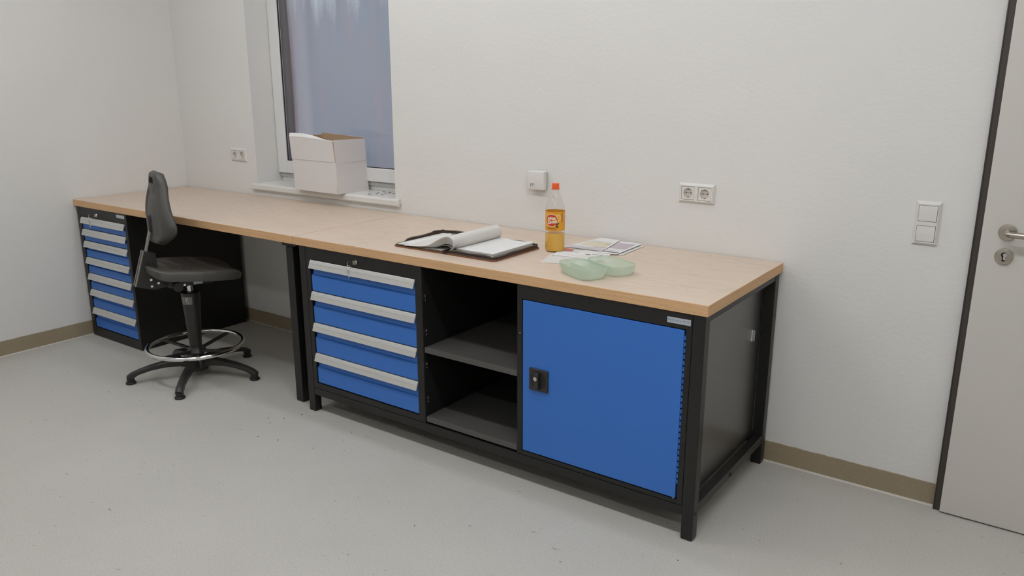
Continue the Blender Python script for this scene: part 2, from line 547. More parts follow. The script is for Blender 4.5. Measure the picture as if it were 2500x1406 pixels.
def skirting(name, pts_fn, length, n):
    """linoleum skirting with a slightly uneven top edge"""
    b = bmesh.new()
    rows_t, rows_b = [], []
    prev = None
    for i in range(n + 1):
        s = length * i / n
        h = .088 + random.uniform(-.0012, .0012)
        q = [b.verts.new(pts_fn(s, d, z)) for d, z in ((0, 0), (.005, 0), (.005, h), (0, h))]
        if prev:
            for k in range(4):
                b.faces.new((prev[k], prev[(k + 1) % 4], q[(k + 1) % 4], q[k]))
        else:
            b.faces.new(q)
        prev = q
    b.faces.new(list(reversed(prev)))
    return obj(name, b, M['base'], kind='structure')
bb = skirting('baseboard_back', lambda s, d, z: (s, -d, z), 4.628, 240)
bl = skirting('baseboard_left', lambda s, d, z: (d, -s, z), -RY, 200)
b = bmesh.new(); prism(b, [(-.005, 0), (-.005, .005), (-.009, .003), (-.013, 0)], 'x', .005, 4.628)
obj('sealant_bead', b, M['seal'], bb)
b = bmesh.new(); prism(b, [(.005, 0), (.005, .004), (.008, .0025), (.011, 0)], 'y', RY, -.005)
obj('sealant_bead', b, M['seal'], bl)

# ------------------------------------------------------------------ window
win = thing('window_1', 'tall white framed window with plastic sheeting outside', None, ((WX0 + WX1) / 2, .17, WZ0), kind='structure')
def wloc(bm):
    bm.transform(Matrix.Translation((-(WX0 + WX1) / 2, -.17, -WZ0)))
    return bm
FZ0 = .925
def ring_frame(b, x0, x1, z0, z1, w, y0, y1, bev=.003, wb=None):
    wb = w if wb is None else wb
    box(b, x0, x0 + w, y0, y1, z0, z1, bev); box(b, x1 - w, x1, y0, y1, z0, z1, bev)
    box(b, x0 + w - .001, x1 - w + .001, y0, y1, z0, z0 + wb, bev); box(b, x0 + w - .001, x1 - w + .001, y0, y1, z1 - w, z1, bev)
b = bmesh.new(); ring_frame(b, WX0 + .001, WX1 - .001, FZ0 - .02, WZ1 - .001, .05, .187, .203, .002, .066)
obj('window_frame', wloc(b), M['pvc'], win)
b = bmesh.new(); ring_frame(b, WX0 + .001, WX1 - .001, FZ0 - .02, WZ1 - .001, .055, .2035, .256, .002, .10)
obj('outer_frame', wloc(b), M['jamb'], win)
b = bmesh.new(); box(b, WX0 + .002, WX1 - .002, .174, .1868, .951, .970, .001); obj('rebate_strip', wloc(b), M['pvcgrey'], win)
for nm, r in (('sash_stile', (WX0 + .003, WX0 + .090, .160, .1835, .974, WZ1 - .02)), ('sash_stile', (WX1 - .090, WX1 - .003, .160, .1835, .974, WZ1 - .02)),
              ('sash_rail', (WX0 + .089, WX1 - .089, .160, .1835, .974, 1.052)), ('sash_rail', (WX0 + .089, WX1 - .089, .160, .1835, WZ1 - .10, WZ1 - .02))):
    b = bmesh.new(); box(b, *r, .004); obj(nm, wloc(b), M['pvc'], win)
gx0, gx1, gz0, gz1 = WX0 + .090, WX1 - .090, 1.052, WZ1 - .10
b = bmesh.new(); ring_frame(b, gx0 - .001, gx1 + .001, gz0 - .001, gz1 + .001, .005, .168, .176, .001)
obj('gasket', wloc(b), M['gasket'], win)
M['glass'] = thin_clear('window glass', (.93, .95, .95), .0, .8)
b = bmesh.new(); box(b, gx0 - .004, gx1 + .004, .178, .182, gz0 - .004, gz1 + .004); obj('pane', wloc(b), M['glass'], win)
b = bmesh.new(); box(b, WX0 + .001, WX0 + .045, .256, .339, FZ0 - .02, WZ1 - .001); obj('outer_jamb', wloc(b), M['jamb'], win)
b = bmesh.new(); box(b, WX1 - .045, WX1 - .001, .256, .339, FZ0 - .02, WZ1 - .001); obj('outer_jamb', wloc(b), M['jamb'], win)
# sill with rounded nose and end caps
sill_prof = [(.184, .890), (.184, .922), (-.012, .922), (-.019, .919), (-.022, .912), (-.022, .890), (-.019, .884), (-.014, .883), (-.010, .886), (-.010, .897), (0.0, .897), (0.0, .890)]
b = bmesh.new(); prism(b, sill_prof, 'x', WX0 + .001, WX1 - .001)
so = obj('window_sill', wloc(b), M['stone'], win)
nose = [(-.001, .897), (-.001, .922), (-.012, .922), (-.019, .919), (-.022, .912), (-.022, .890), (-.019, .884), (-.014, .883), (-.010, .886), (-.010, .897)]
for x0, x1 in ((.722, WX0 + .001), (WX1 - .001, 1.955)):
    b = bmesh.new(); prism(b, nose, 'x', x0, x1); obj('sill_horn', wloc(b), M['stone'], win)
cap = [(-.0005, .896), (-.0005, .923), (-.012, .923), (-.020, .920), (-.0232, .912), (-.0232, .889), (-.020, .8825), (-.0135, .8815), (-.009, .885), (-.009, .896)]
for x0, x1 in ((.719, .7225), (1.9545, 1.961)):
    b = bmesh.new(); prism(b, cap, 'x', x0, x1); obj('sill_end_cap', wloc(b), M['pvc'], win)

# plastic sheet hanging outside the glass
def sheet_material():
    k = NT('translucent plastic sheet')
    t = k.t
    out = t.nodes['Material Output']
    tc = k.n('ShaderNodeTexCoord')
    mp = k.n('ShaderNodeMapping'); mp.inputs['Scale'].default_value = (5, 1, 1.1)
    k.l(tc.outputs['Object'], mp.inputs['Vector'])
    n1 = k.n('ShaderNodeTexNoise'); n1.inputs['Scale'].default_value = 1.1; n1.inputs['Detail'].default_value = 3
    k.l(mp.outputs['Vector'], n1.inputs['Vector'])
    rp = k.n('ShaderNodeValToRGB')
    rp.color_ramp.elements[0].position = .35; rp.color_ramp.elements[0].color = (*lin((186, 192, 206)), 1)
    rp.color_ramp.elements[1].position = .72; rp.color_ramp.elements[1].color = (*lin((202, 192, 200)), 1)
    k.l(n1.outputs['Fac'], rp.inputs['Fac'])
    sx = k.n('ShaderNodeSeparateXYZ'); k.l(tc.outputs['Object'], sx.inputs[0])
    left_ramp = k.n('ShaderNodeValToRGB'); he = left_ramp.color_ramp.elements  # lighter, pinker tint towards the left edge
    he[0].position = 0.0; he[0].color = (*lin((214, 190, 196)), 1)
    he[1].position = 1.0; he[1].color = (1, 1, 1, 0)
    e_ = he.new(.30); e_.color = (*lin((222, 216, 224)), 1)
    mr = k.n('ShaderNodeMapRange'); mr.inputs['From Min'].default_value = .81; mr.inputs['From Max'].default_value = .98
    k.l(sx.outputs['X'], mr.inputs['Value']); k.l(mr.outputs['Result'], left_ramp.inputs['Fac'])
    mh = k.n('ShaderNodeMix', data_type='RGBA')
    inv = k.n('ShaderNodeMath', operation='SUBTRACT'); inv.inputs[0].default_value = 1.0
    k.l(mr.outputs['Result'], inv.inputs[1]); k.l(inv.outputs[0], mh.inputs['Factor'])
    k.l(rp.outputs['Color'], mh.inputs['A']); k.l(left_ramp.outputs['Color'], mh.inputs['B'])
    # pale grainy vertical streaks, stronger towards the top
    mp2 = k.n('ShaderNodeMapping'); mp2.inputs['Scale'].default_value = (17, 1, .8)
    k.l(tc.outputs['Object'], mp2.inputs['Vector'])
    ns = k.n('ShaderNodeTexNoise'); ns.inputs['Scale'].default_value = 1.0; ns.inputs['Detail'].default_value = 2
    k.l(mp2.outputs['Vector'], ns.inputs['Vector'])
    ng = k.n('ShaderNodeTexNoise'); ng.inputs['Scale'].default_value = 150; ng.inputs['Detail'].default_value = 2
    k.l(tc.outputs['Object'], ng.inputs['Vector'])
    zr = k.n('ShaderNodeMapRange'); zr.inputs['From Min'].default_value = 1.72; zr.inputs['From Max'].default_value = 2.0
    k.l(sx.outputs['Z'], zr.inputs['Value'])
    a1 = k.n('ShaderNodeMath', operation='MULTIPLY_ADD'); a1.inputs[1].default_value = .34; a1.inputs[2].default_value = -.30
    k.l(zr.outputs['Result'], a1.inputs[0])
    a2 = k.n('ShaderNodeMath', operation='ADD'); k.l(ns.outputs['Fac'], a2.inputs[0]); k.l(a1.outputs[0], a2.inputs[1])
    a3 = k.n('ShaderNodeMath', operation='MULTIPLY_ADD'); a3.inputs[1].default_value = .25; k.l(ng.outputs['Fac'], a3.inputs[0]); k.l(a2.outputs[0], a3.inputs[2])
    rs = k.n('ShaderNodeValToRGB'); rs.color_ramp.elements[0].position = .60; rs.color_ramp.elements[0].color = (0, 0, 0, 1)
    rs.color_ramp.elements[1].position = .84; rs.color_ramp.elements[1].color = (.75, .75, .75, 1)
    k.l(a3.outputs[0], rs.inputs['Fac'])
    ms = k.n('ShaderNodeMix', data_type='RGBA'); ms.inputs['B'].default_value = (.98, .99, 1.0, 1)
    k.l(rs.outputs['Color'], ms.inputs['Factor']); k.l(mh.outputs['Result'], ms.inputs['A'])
    rp = ms
    df = k.n('ShaderNodeBsdfDiffuse'); tl = k.n('ShaderNodeBsdfTranslucent')
    k.l(rp.outputs['Result'], df.inputs['Color']); k.l(rp.outputs['Result'], tl.inputs['Color'])
    gl = k.n('ShaderNodeBsdfGlossy'); gl.inputs['Roughness'].default_value = .22
    n2 = k.n('ShaderNodeTexNoise'); n2.inputs['Scale'].default_value = 160
    k.l(tc.outputs['Object'], n2.inputs['Vector'])
    bp = k.n('ShaderNodeBump'); bp.inputs['Strength'].default_value = .25; bp.inputs['Distance'].default_value = .003
    k.l(n2.outputs['Fac'], bp.inputs['Height']); k.l(bp.outputs['Normal'], gl.inputs['Normal'])
    fr = schlick(k.t, .05)
    a = k.n('ShaderNodeMixShader'); a.inputs['Fac'].default_value = .6
    c = k.n('ShaderNodeMixShader')
    k.l(df.outputs[0], a.inputs[1]); k.l(tl.outputs[0], a.inputs[2])
    k.l(fr.outputs[0], c.inputs['Fac']); k.l(a.outputs[0], c.inputs[1]); k.l(gl.outputs[0], c.inputs[2])
    k.l(c.outputs[0], out.inputs['Surface'])
    return k.m
rows = []
NX, NZ = 110, 50
for i in range(NZ + 1):
    z = 2.39 - 1.46 * i / NZ
    row = []
    for j in range(NX + 1):
        u = j / NX
        x = .806 + 1.072 * u
        topness = max(0, (z - 1.55) / .8)
        y = .285 + .010 * math.sin(u * 23 + .6 * math.sin(z * 3)) * (.25 + 1.1 * topness) + .006 * math.sin(u * 61 + z * 2.0) * topness
        y += .016 * math.exp(-((u - .05) / .035) ** 2) * -1 + .004 * math.sin(z * 5 + u * 9)
        if z < 1.17 - .05 * u:
            y += .006
        row.append((x, y, z))
    rows.append(row)
b = bmesh.new()
SV = [[b.verts.new(p) for p in r] for r in rows]
for i in range(NZ):
    for j in range(NX):
        b.faces.new((SV[i][j], SV[i][j + 1], SV[i + 1][j + 1], SV[i + 1][j]))
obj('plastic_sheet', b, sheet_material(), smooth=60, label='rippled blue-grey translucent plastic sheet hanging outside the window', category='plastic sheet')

# ------------------------------------------------------------------ door
dr = thing('door_1', 'light grey flush door with dark frame and lever handle', None, (4.651, 0, 0), kind='structure')
b = bmesh.new(); box(b, -.024, .03, -.030, -.0005, 0, 2.14, .002); box(b, .93, 1.0, -.030, -.0005, 0, 2.14, .002); box(b, .028, .932, -.030, -.0005, 2.08, 2.14, .002)
obj('door_frame', b, M['frame'], dr)
b = bmesh.new(); box(b, -.0215, -.0185, -.0312, -.030, .001, 2.139); obj('frame_bead', b, M['gasket'], dr)
b = bmesh.new(); box(b, .0, .955, -.046, -.031, .006, 2.11, .0015); obj('door_leaf', b, M['door'], dr)
def rose(hz, keyhole):
    b = bmesh.new()
    prof = [(.0272, 0), (.0272, .004), (.0262, .0062), (.024, .007), (.0, .007)]
    for (r, z) in prof[:-1]:
        pass
    lathe(b, prof[:-1], 40)
    b.transform(Matrix.Rotation(math.pi / 2, 4, 'X'))
    return b
hx = .074
o1 = obj('handle_rose', rose(0, False), M['steel'], dr, (hx, -.046, 1.053), smooth=30)
b = bmesh.new()
cyl(b, (0, -.007, 0), (0, -.014, 0), .0115)
pts = [(0, -.012, 0), (0, -.035, 0), (.003, -.046, 0), (.012, -.052, 0), (.03, -.053, 0), (.09, -.053, 0), (.128, -.053, 0)]
tube(b, pts, .0100, 16)
obj('lever', b, M['steel'], o1, smooth=40)
o2 = obj('keyhole_rose', rose(0, True), M['steel'], dr, (hx, -.046, .972), smooth=30)
b = bmesh.new(); cyl(b, (0, -.0065, .006), (0, -.0078, .006), .0088, n=24); box(b, -.0045, .0045, -.0078, -.0065, -.016, .004)
obj('keyhole', b, M['hole'], o2)
b = bmesh.new(); cyl(b, (.003, -.0078, .006), (.003, -.010, .006), .0062, n=20); box(b, -.001, .005, -.0098, -.0078, -.010, .004, .0008)
obj('lock_cylinder', b, M['chrome'], o2, smooth=30)

# ------------------------------------------------------------------ worktops
H, T = .847, .038
def worktop(x0, x1, label):
    b = bmesh.new(); box(b, 0, x1 - x0, 0, .757, -T, 0, .0014, 1)
    bmesh.ops.recalc_face_normals(b, faces=list(b.faces))
    for f in b.faces:
        f.material_index = 0 if abs(f.normal.z) > .9 else 1
    return obj('plywood_worktop', b, [M['veneer'], M['edge']], None, (x0, -.762, H), label=label, category='worktop', group='plywood worktops')
worktop(.003, 1.9985, 'long plywood worktop running under the windowsill into the room corner')
worktop(2.0, 3.998, 'long plywood worktop carrying the bottle, open folder and green lunch box')

# ------------------------------------------------------------------ drawer units
YF = -.757
def drawer_mesh(w, h):
    b = bmesh.new()
    f_ = min(.074, h * .60)
    prism(b, [(.004, 0), (.004, h - f_), (.0048, h - f_ + .0016), (.0120, h - f_ + .007), (.020, h - .006), (.036, h - .006), (.036, 0)], 'x', 0, w)
    bmesh.ops.recalc_face_normals(b, faces=list(b.faces))
    me = bpy.data.meshes.new('drawer'); b.to_mesh(me); b.free(); me.materials.append(M['blue']); return me
def pull_mesh(w, h=.036):
    b = bmesh.new()
    prism(b, [(.014, 0), (.002, 0), (-.0005, -.003), (-.006, -.014), (-.0065, -.016), (-.0058, -.0165), (-.0105, -.030), (-.013, -h), (-.0100, -h - .0015), (-.0035, -.020), (.006, -.006), (.014, -.005)], 'x', 0, w)
    bmesh.ops.recalc_face_normals(b, faces=list(b.faces))
    me = bpy.data.meshes.new('pull'); b.to_mesh(me); b.free(); me.materials.append(M['alu']); return me

def lock_with_key(parent, x, z, ring=True):
    b = bmesh.new(); lathe(b, [(.011, 0), (.011, .003), (.0095, .005), (.0085, .009), (.008, .012)], 24); b.transform(Matrix.Rotation(math.pi / 2, 4, 'X'))
    lk = obj('lock', b, M['steel'], parent, (x, 0, z), smooth=30)
    b = bmesh.new()
    box(b, -.0012, .0012, -.034, -.012, -.004, .004, .0006)                          # blade
    box(b, -.0014, .0014, -.048, -.030, -.012, .010, .001)                           # bow
    obj('key', b, M['chrome'], lk)
    b = bmesh.new()
    tube(b, [(0.001, -.043 + .011 * math.cos(a), -.017 + .013 * math.sin(a)) for a in [2 * math.pi * i / 20 for i in range(20)]], .0011, 6, True)
    obj('key_ring', b, M['chrome'], lk, smooth=60)
    b = bmesh.new()
    cyl(b, (-.0015, -.044, -.034), (.0015, -.044, -.034), .009, n=18)
    bar(b, (0, -.044, -.038), (.003, -.043, -.070), .006, .0022, (0, 1, 0), .0005)
    obj('spare_key', b, M['chrome'], lk, smooth=30)

def drawer_unit(label, x0, x1, z0, ztop, stile_l, stile_r, tops, zbot, depth, lock, head, plinth=False, plate=None):
    w = x1 - x0
    t = thing('drawer_cabinet', label, 'drawer cabinet', (x0, YF, 0), group='blue-fronted drawer cabinets')
    b = bmesh.new()
    box(b, 0, .012, .002, depth, z0, ztop, .001)
    box(b, w - .012, w, .002, depth, z0, ztop, .001)
    box(b, .011, w - .011, .03, depth, z0, z0 + .012)
    box(b, .011, w - .011, .03, depth, ztop - .012, ztop)
    box(b, .011, w - .011, depth - .01, depth, z0 + .01, ztop - .01)
    box(b, .011, w - .011, .06, .065, z0 + .01, ztop - .01)
    obj('carcass', b, M['black'], t)
    for sa, sb in ((.0005, stile_l), (w - stile_r, w - .0005)):
        b = bmesh.new(); box(b, sa, sb, 0, .022, z0 + .0005, ztop - .0005, .0015); obj('front_stile', b, M['black'], t)
    b = bmesh.new(); box(b, stile_l - .001, w - stile_r + .001, .0002, .022, tops[0] + .003, ztop - .0006, .001); obj('header', b, M['black'], t)
    b = bmesh.new(); box(b, stile_l - .001, w - stile_r + .001, .0003, .022, z0 + .0008, zbot - .005, .001); obj('plinth' if plinth else 'bottom_rail', b, M['black'], t)
    dw = w - stile_l - stile_r - .008
    cache = {}
    pm = pull_mesh(dw + .004)
    for i, zt in enumerate(tops):
        zb = tops[i + 1] + .004 if i + 1 < len(tops) else zbot
        h = round(zt - zb, 4)
        if h not in cache:
            cache[h] = drawer_mesh(dw, h)
        d = obj('drawer', cache[h], None, t, (stile_l + .004, 0, zb))
        obj('pull', pm, None, d, (-.002, 0, h - .001))
    lock_with_key(t, lock[0] - x0, lock[1])
    if plate:
        b = bmesh.new(); box(b, plate[0] - x0, plate[1] - x0, -.0012, .0, plate[2], plate[3], .0004); obj('nameplate', b, M['plate'], t)
    return t
drawer_unit('tall seven-drawer blue cabinet in the corner behind the swivel chair', .022, .570, .002, H - T - .001, .040, .026,
            [.749, .676, .603, .502, .402, .302, .186], .063, .725, (.250, .772), .80, True, (.470, .552, .7805, .7985))
drawer_unit('wide four-drawer blue cabinet at the left end of the right workbench', 2.077, 2.780, .125, H - T - .001, .026, .036,
            [.750, .602, .452, .304], .158, .70, (2.402, .776), .80)

# ------------------------------------------------------------------ left bench leg frame
t = thing('worktop_trestle', 'slim black leg frame under the seam of the worktops', 'bench leg', (1.915, -.692, 0))
def sq_leg(b, x, y, w, z1):
    box(b, x - w / 2, x + w / 2, y - w / 2, y + w / 2, .004, z1, .003)
for y in (0, .62):
    b = bmesh.new(); sq_leg(b, 0, y, .050, H - T - .028); l = obj('leg', b, M['black'], t)
    b = bmesh.new(); box(b, -.024, .024, y - .024, y + .024, 0, .006, .002); obj('foot_cap', b, M['rubber'], l)
b = bmesh.new(); prism(b, [(-.058, .0), (-.042, -.024), (.042, -.024), (.075, -.006), (.075, 0)], 'y', -.028, .648)
b.transform(Matrix.Translation((0, 0, H - T - .001))); obj('top_bracket', b, M['black'], t)
b = bmesh.new(); box(b, -.02, .02, .024, .596, .30, .34, .002); obj('cross_rail', b, M['black'], t)

# ------------------------------------------------------------------ right bench frame
t = thing('workbench_stand', 'black steel workbench frame with four square legs on the floor', 'bench frame', (2.0, YF, 0))
LX = (2.034, 2.0755, 3.9475, 3.990)
for (x0, x1) in ((LX[0], LX[1]), (LX[2], LX[3])):
    for (y0, y1) in ((0, .040), (.702, .742)):
        b = bmesh.new(); box(b, x0 - 2, x1 - 2, y0, y1, .003, H - T - .001, .002); l = obj('leg', b, M['black'], t)
        b = bmesh.new(); box(b, x0 - 1.998, x1 - 2.002, y0 + .002, y1 - .002, 0, .004, .001); obj('foot_cap', b, M['rubber'], l)
for y0 in (.001, .706):
    b = bmesh.new(); box(b, LX[1] - 2, LX[2] - 2, y0, y0 + .034, .088, .1235, .0015); obj('long_rail', b, M['black'], t)
for x0, x1 in ((LX[0] + .002, LX[0] + .034), (LX[3] - .034, LX[3] - .002)):
    b = bmesh.new(); box(b, x0 - 2, x1 - 2, .040, .702, .092, .128, .0015); obj('side_rail', b, M['black'], t)
    b = bmesh.new(); box(b, x0 - 2, x1 - 2, .040, .702, .782, .8085, .0015); obj('upper_side_rail', b, M['black'], t)
for (y, z) in ((.020, .100), (.350, .106), (.722, .112)):
    b = bmesh.new(); cyl(b, (LX[3] - 2 - .004, y, z), (LX[3] - 2 + .0015, y, z), .008, n=16); obj('bolt_cap', b, M['rubber'], t)

# ------------------------------------------------------------------ open shelf unit
t = thing('open_shelf_unit', 'open black shelf compartment between the drawers and the blue door', 'shelf unit', (2.782, YF, 0))
sw = 3.2535 - 2.782
b = bmesh.new(); box(b, 0, sw, .69, .70, .125, H - T - .002); obj('back_panel', b, M['blackin'], t)
for nm, z in (('shelf', .465), ('bottom_tray', .156)):
    b = bmesh.new(); box(b, .001, sw - .001, .004, .688, z - .024, z, .0018)
    obj(nm, b, M['shelf'], t)
for z in (.68, .533, .387, .236):
    b = bmesh.new(); box(b, 0, .006, .012, .022, z - .004, z + .010, .001); box(b, 0, .005, .013, .021, z - .018, z - .010, .001)
    obj('shelf_clip', b, M['chrome'], t)
b = bmesh.new(); cyl(b, (sw - .004, .09, .70), (sw, .09, .70), .004, n=12); obj('shelf_pin', b, M['chrome'], t)

# ------------------------------------------------------------------ door cabinet
cx0, cx1 = 3.255, 3.9455
w = cx1 - cx0
t = thing('door_cabinet', 'black cabinet with one large blue door at the bench end', 'cabinet', (cx0, YF, 0))
b = bmesh.new()
box(b, 0, .012, .002, .70, .125, H - T - .001, .001); box(b, w - .012, w, .002, .70, .125, H - T - .001, .001)
box(b, .011, w - .011, .03, .70, .125, .137); box(b, .011, w - .011, .03, .70, H - T - .013, H - T - .001); box(b, .011, w - .011, .69, .70, .13, H - T - .006)
obj('carcass', b, M['satin'], t)
for sa, sb in ((.0005, .023), (w - .020, w - .0005)):
    b = bmesh.new(); box(b, sa, sb, 0, .022, .1255, H - T - .0015, .0015); obj('front_stile', b, M['black'], t)
b = bmesh.new(); box(b, .022, w - .019, .0003, .022, .754, H - T - .002, .0012); hd = obj('header', b, M['black'], t)
b = bmesh.new(); cyl(b, (.30, .001, .785), (.30, -.0015, .785), .008, n=20); obj('hole_plug', b, M['rubber'], hd)
b = bmesh.new(); box(b, .022, w - .019, .0003, .022, .126, .142, .0012); obj('bottom_rail', b, M['black'], t)
b = bmesh.new(); box(b, .0255, w - .0265, .001, .022, .1455, .7505, .002); door = obj('door', b, M['blue'], t)
lx, lz = 3.3555 - cx0, .4505
b = bmesh.new(); box(b, lx - .042, lx + .042, -.006, .002, lz - .044, lz + .044, .0035, 3); pl = obj('handle_plate', b, M['nylon'], door, smooth=40)
b = bmesh.new(); cyl(b, (lx, -.0058, lz), (lx, -.0075, lz), .034, n=40); obj('dial', b, M['rubber'], pl, smooth=40)
b = bmesh.new()
box(b, lx - .0095, lx + .0095, -.024, -.007, lz - .034, lz + .034, .005, 3)
obj('turn_handle', b, M['nylon'], pl, smooth=40)
b = bmesh.new(); cyl(b, (lx - .001, -.0235, lz + .012), (lx - .001, -.0262, lz + .012), .0075, n=20); obj('lock_cylinder', b, M['chrome'], pl, smooth=40)
b = bmesh.new(); box(b, lx - .0018, lx - .0002, -.0268, -.0262, lz + .009, lz + .015); obj('key_slot', b, M['hole'], pl)
b = bmesh.new()
zz = .20
while zz < .735:
    box(b, w - .0262, w - .0205, .0035, .014, zz, zz + .0145, .0008)
    zz += .0215
hs = obj('hinge_strip', b, M['blue'], door, kind='stuff')
b = bmesh.new(); cyl(b, (.6445 + .012, .004, .1425), (.6445 + .012, .004, .1455), .004, n=12); obj('hinge_pin', b, M['chrome'], t)
px0, px1 = 3.858 - cx0, 3.9405 - cx0
b = bmesh.new(); box(b, px0, px1, -.0012, .0004, .7685, .7885, .0005); np_ = obj('nameplate', b, M['plate'], t)
tm = text_mesh('bedrunka+hirth', .0125, spacing=1.02)
tm.transform(Matrix.Rotation(math.pi / 2, 4, 'X')); tm.materials.append(M['plateink'])
bb_ = [v.co.x for v in tm.vertices]; s = .076 / (max(bb_) - min(bb_)); tm.transform(Matrix.Diagonal((s, 1, 1.0, 1)))
obj('lettering', tm, None, np_, ((px0 + px1) / 2, -.0014, .780))
b = bmesh.new(); box(b, w - .001, w + .0015, .596, .604, .556, .602, .0006); box(b, w, w + .012, .600, .6015, .556, .602, .0005); obj('cable_hook', b, M['chrome'], t)
# tiny rivet on the left stile
b = bmesh.new(); cyl(b, (.014, .001, .62), (.014, -.001, .62), .0022, n=10); obj('rivet', b, M['chrome'], t)

# ------------------------------------------------------------------ sockets, switch, wall box
def frame_plate(b, w, h, d, inset, holes):
    """bevelled cover frame in xz plane, proud to -d; rectangular holes (x0,x1,z0,z1)"""
    hw, hh = w / 2, h / 2
    xs = sorted({-hw + inset, hw - inset} | {v for q in holes for v in q[:2]})
    zs = sorted({-hh + inset, hh - inset} | {v for q in holes for v in q[2:]})
    V = {}
    def vv(x, y, z):
        k = (round(x, 5), round(y, 5), round(z, 5))
        if k not in V:
            V[k] = b.verts.new((x, y, z))
        return V[k]
    for i in range(len(xs) - 1):
        for j in range(len(zs) - 1):
            cx, cz = (xs[i] + xs[i + 1]) / 2, (zs[j] + zs[j + 1]) / 2
            if any(q[0] < cx < q[1] and q[2] < cz < q[3] for q in holes):
                continue
            b.faces.new((vv(xs[i], -d, zs[j]), vv(xs[i + 1], -d, zs[j]), vv(xs[i + 1], -d, zs[j + 1]), vv(xs[i], -d, zs[j + 1])))
    for q in holes:
        c = [(q[0], q[2]), (q[1], q[2]), (q[1], q[3]), (q[0], q[3])]
        for k in range(4):
            a_, b_ = c[k], c[(k + 1) % 4]
            b.faces.new((vv(a_[0], -d, a_[1]), vv(b_[0], -d, b_[1]), vv(b_[0], -.001, b_[1]), vv(a_[0], -.001, a_[1])))
    # sloped rim: inner outline subdivided per xs/zs to stay welded
    def edge_pts(side):
        if side == 'b': return [(x, zs[0]) for x in xs]
        if side == 't': return [(x, zs[-1]) for x in reversed(xs)]
        if side == 'r': return [(xs[-1], z) for z in zs]
        return [(xs[0], z) for z in reversed(zs)]
    def outer(x, z):
        ox = -hw if x == xs[0] else hw if x == xs[-1] else x
        oz = -hh if z == zs[0] else hh if z == zs[-1] else z
        return ox, oz
    for side in 'brtl':
        P = edge_pts(side)
        for p, q in zip(P, P[1:]):
            def out(pt):
                ox, oz = outer(*pt)
                if side in 'bt':
                    return (ox, -.0015, -hh if side == 'b' else hh)
                return (-hw if side == 'l' else hw, -.0015, oz)
            o1_, o2_ = out(p), out(q)
            b.faces.new((vv(p[0], -d, p[1]), vv(*o1_), vv(*o2_), vv(q[0], -d, q[1])))
            b.faces.new((vv(*o1_), vv(o1_[0], 0, o1_[2]), vv(o2_[0], 0, o2_[2]), vv(*o2_)))

def double_socket(label, cx, cz):
    t = thing('double_socket', label, 'socket', (cx, -.0005, cz), group='double wall sockets')
    hs = [(-.0645, -.0075, -.0275, .0275), (.0075, .0645, -.0275, .0275)]
    b = bmesh.new(); frame_plate(b, .155, .081, .0105, .0085, hs); obj('cover_frame', b, M['plastic'], t)
    for k in (-1, 1):
        ox = .036 * k
        # insert with a round well
        b = bmesh.new(); n = 40
        R0, R1, dep = .0195, .0188, .012
        sq = []
        for i in range(n):
            a = 2 * math.pi * i / n
            c_, s_ = math.cos(a), math.sin(a)
            m_ = max(abs(c_), abs(s_))
            sq.append(b.verts.new((ox + .0272 * c_ / m_, -.0088, .0262 * s_ / m_)))
        c1 = [b.verts.new((ox + R0 * math.cos(2 * math.pi * i / n), -.0088, R0 * math.sin(2 * math.pi * i / n))) for i in range(n)]
        c2 = [b.verts.new((ox + R1 * math.cos(2 * math.pi * i / n), -.0012, R1 * math.sin(2 * math.pi * i / n))) for i in range(n)]
        sq2 = [b.verts.new((v.co.x, -.0012, v.co.z)) for v in sq]
        for i in range(n):
            j = (i + 1) % n
            b.faces.new((sq[i], sq[j], c1[j], c1[i])); b.faces.new((sq2[i], sq2[j], sq[j], sq[i]))
            b.faces.new((c1[i], c1[j], c2[j], c2[i])).material_index = 1
        b.faces.new(c2).material_index = 1
        ins = obj('socket_insert', b, [M['plastic'], M['socketin']], t)
        for hx_ in (-.0095, .0095):
            b = bmesh.new(); cyl(b, (ox + hx_, -.0012, 0), (ox + hx_, -.0016, 0), .0026, n=14); obj('pin_hole', b, M['hole'], ins)
        b = bmesh.new(); cyl(b, (ox, -.0012, 0), (ox, -.0018, 0), .0022, n=14); obj('centre_screw', b, M['brass'], ins)
        for sz in (-1, 1):
            b = bmesh.new(); box(b, ox - .003, ox + .003, -.0085, -.0015, sz * .0172 - .0014, sz * .0172 + .0014, .0005); obj('earth_clip', b, M['brass'], ins)
double_socket('white double socket on the wall near the room corner', .600, 1.086)
double_socket('white double socket on the wall behind the green lunch box', 3.6235, 1.0875)

t = thing('light_switch', 'white double rocker light switch beside the door', 'light switch', (4.479, -.0005, 1.051))
b = bmesh.new(); frame_plate(b, .082, .155, .0105, .0085, [(-.0303, .0303, .0072, .0643), (-.0303, .0303, -.0643, -.0072)]); obj('cover_frame', b, M['plastic'], t)
for k in (-1, 1):
    b = bmesh.new()
    z0, z1 = (.0086, .0629) if k > 0 else (-.0629, -.0086)
    prism(b, [(-.001, z0), (-.0115, z0), (-.0128, (z0 + z1) / 2), (-.0115, z1), (-.001, z1)], 'x', -.0289, .0289)
    bmesh.ops.bevel(b, geom=list(b.edges), offset=.0006, segments=1, affect='EDGES')
    obj('rocker', b, M['plastic'], t)

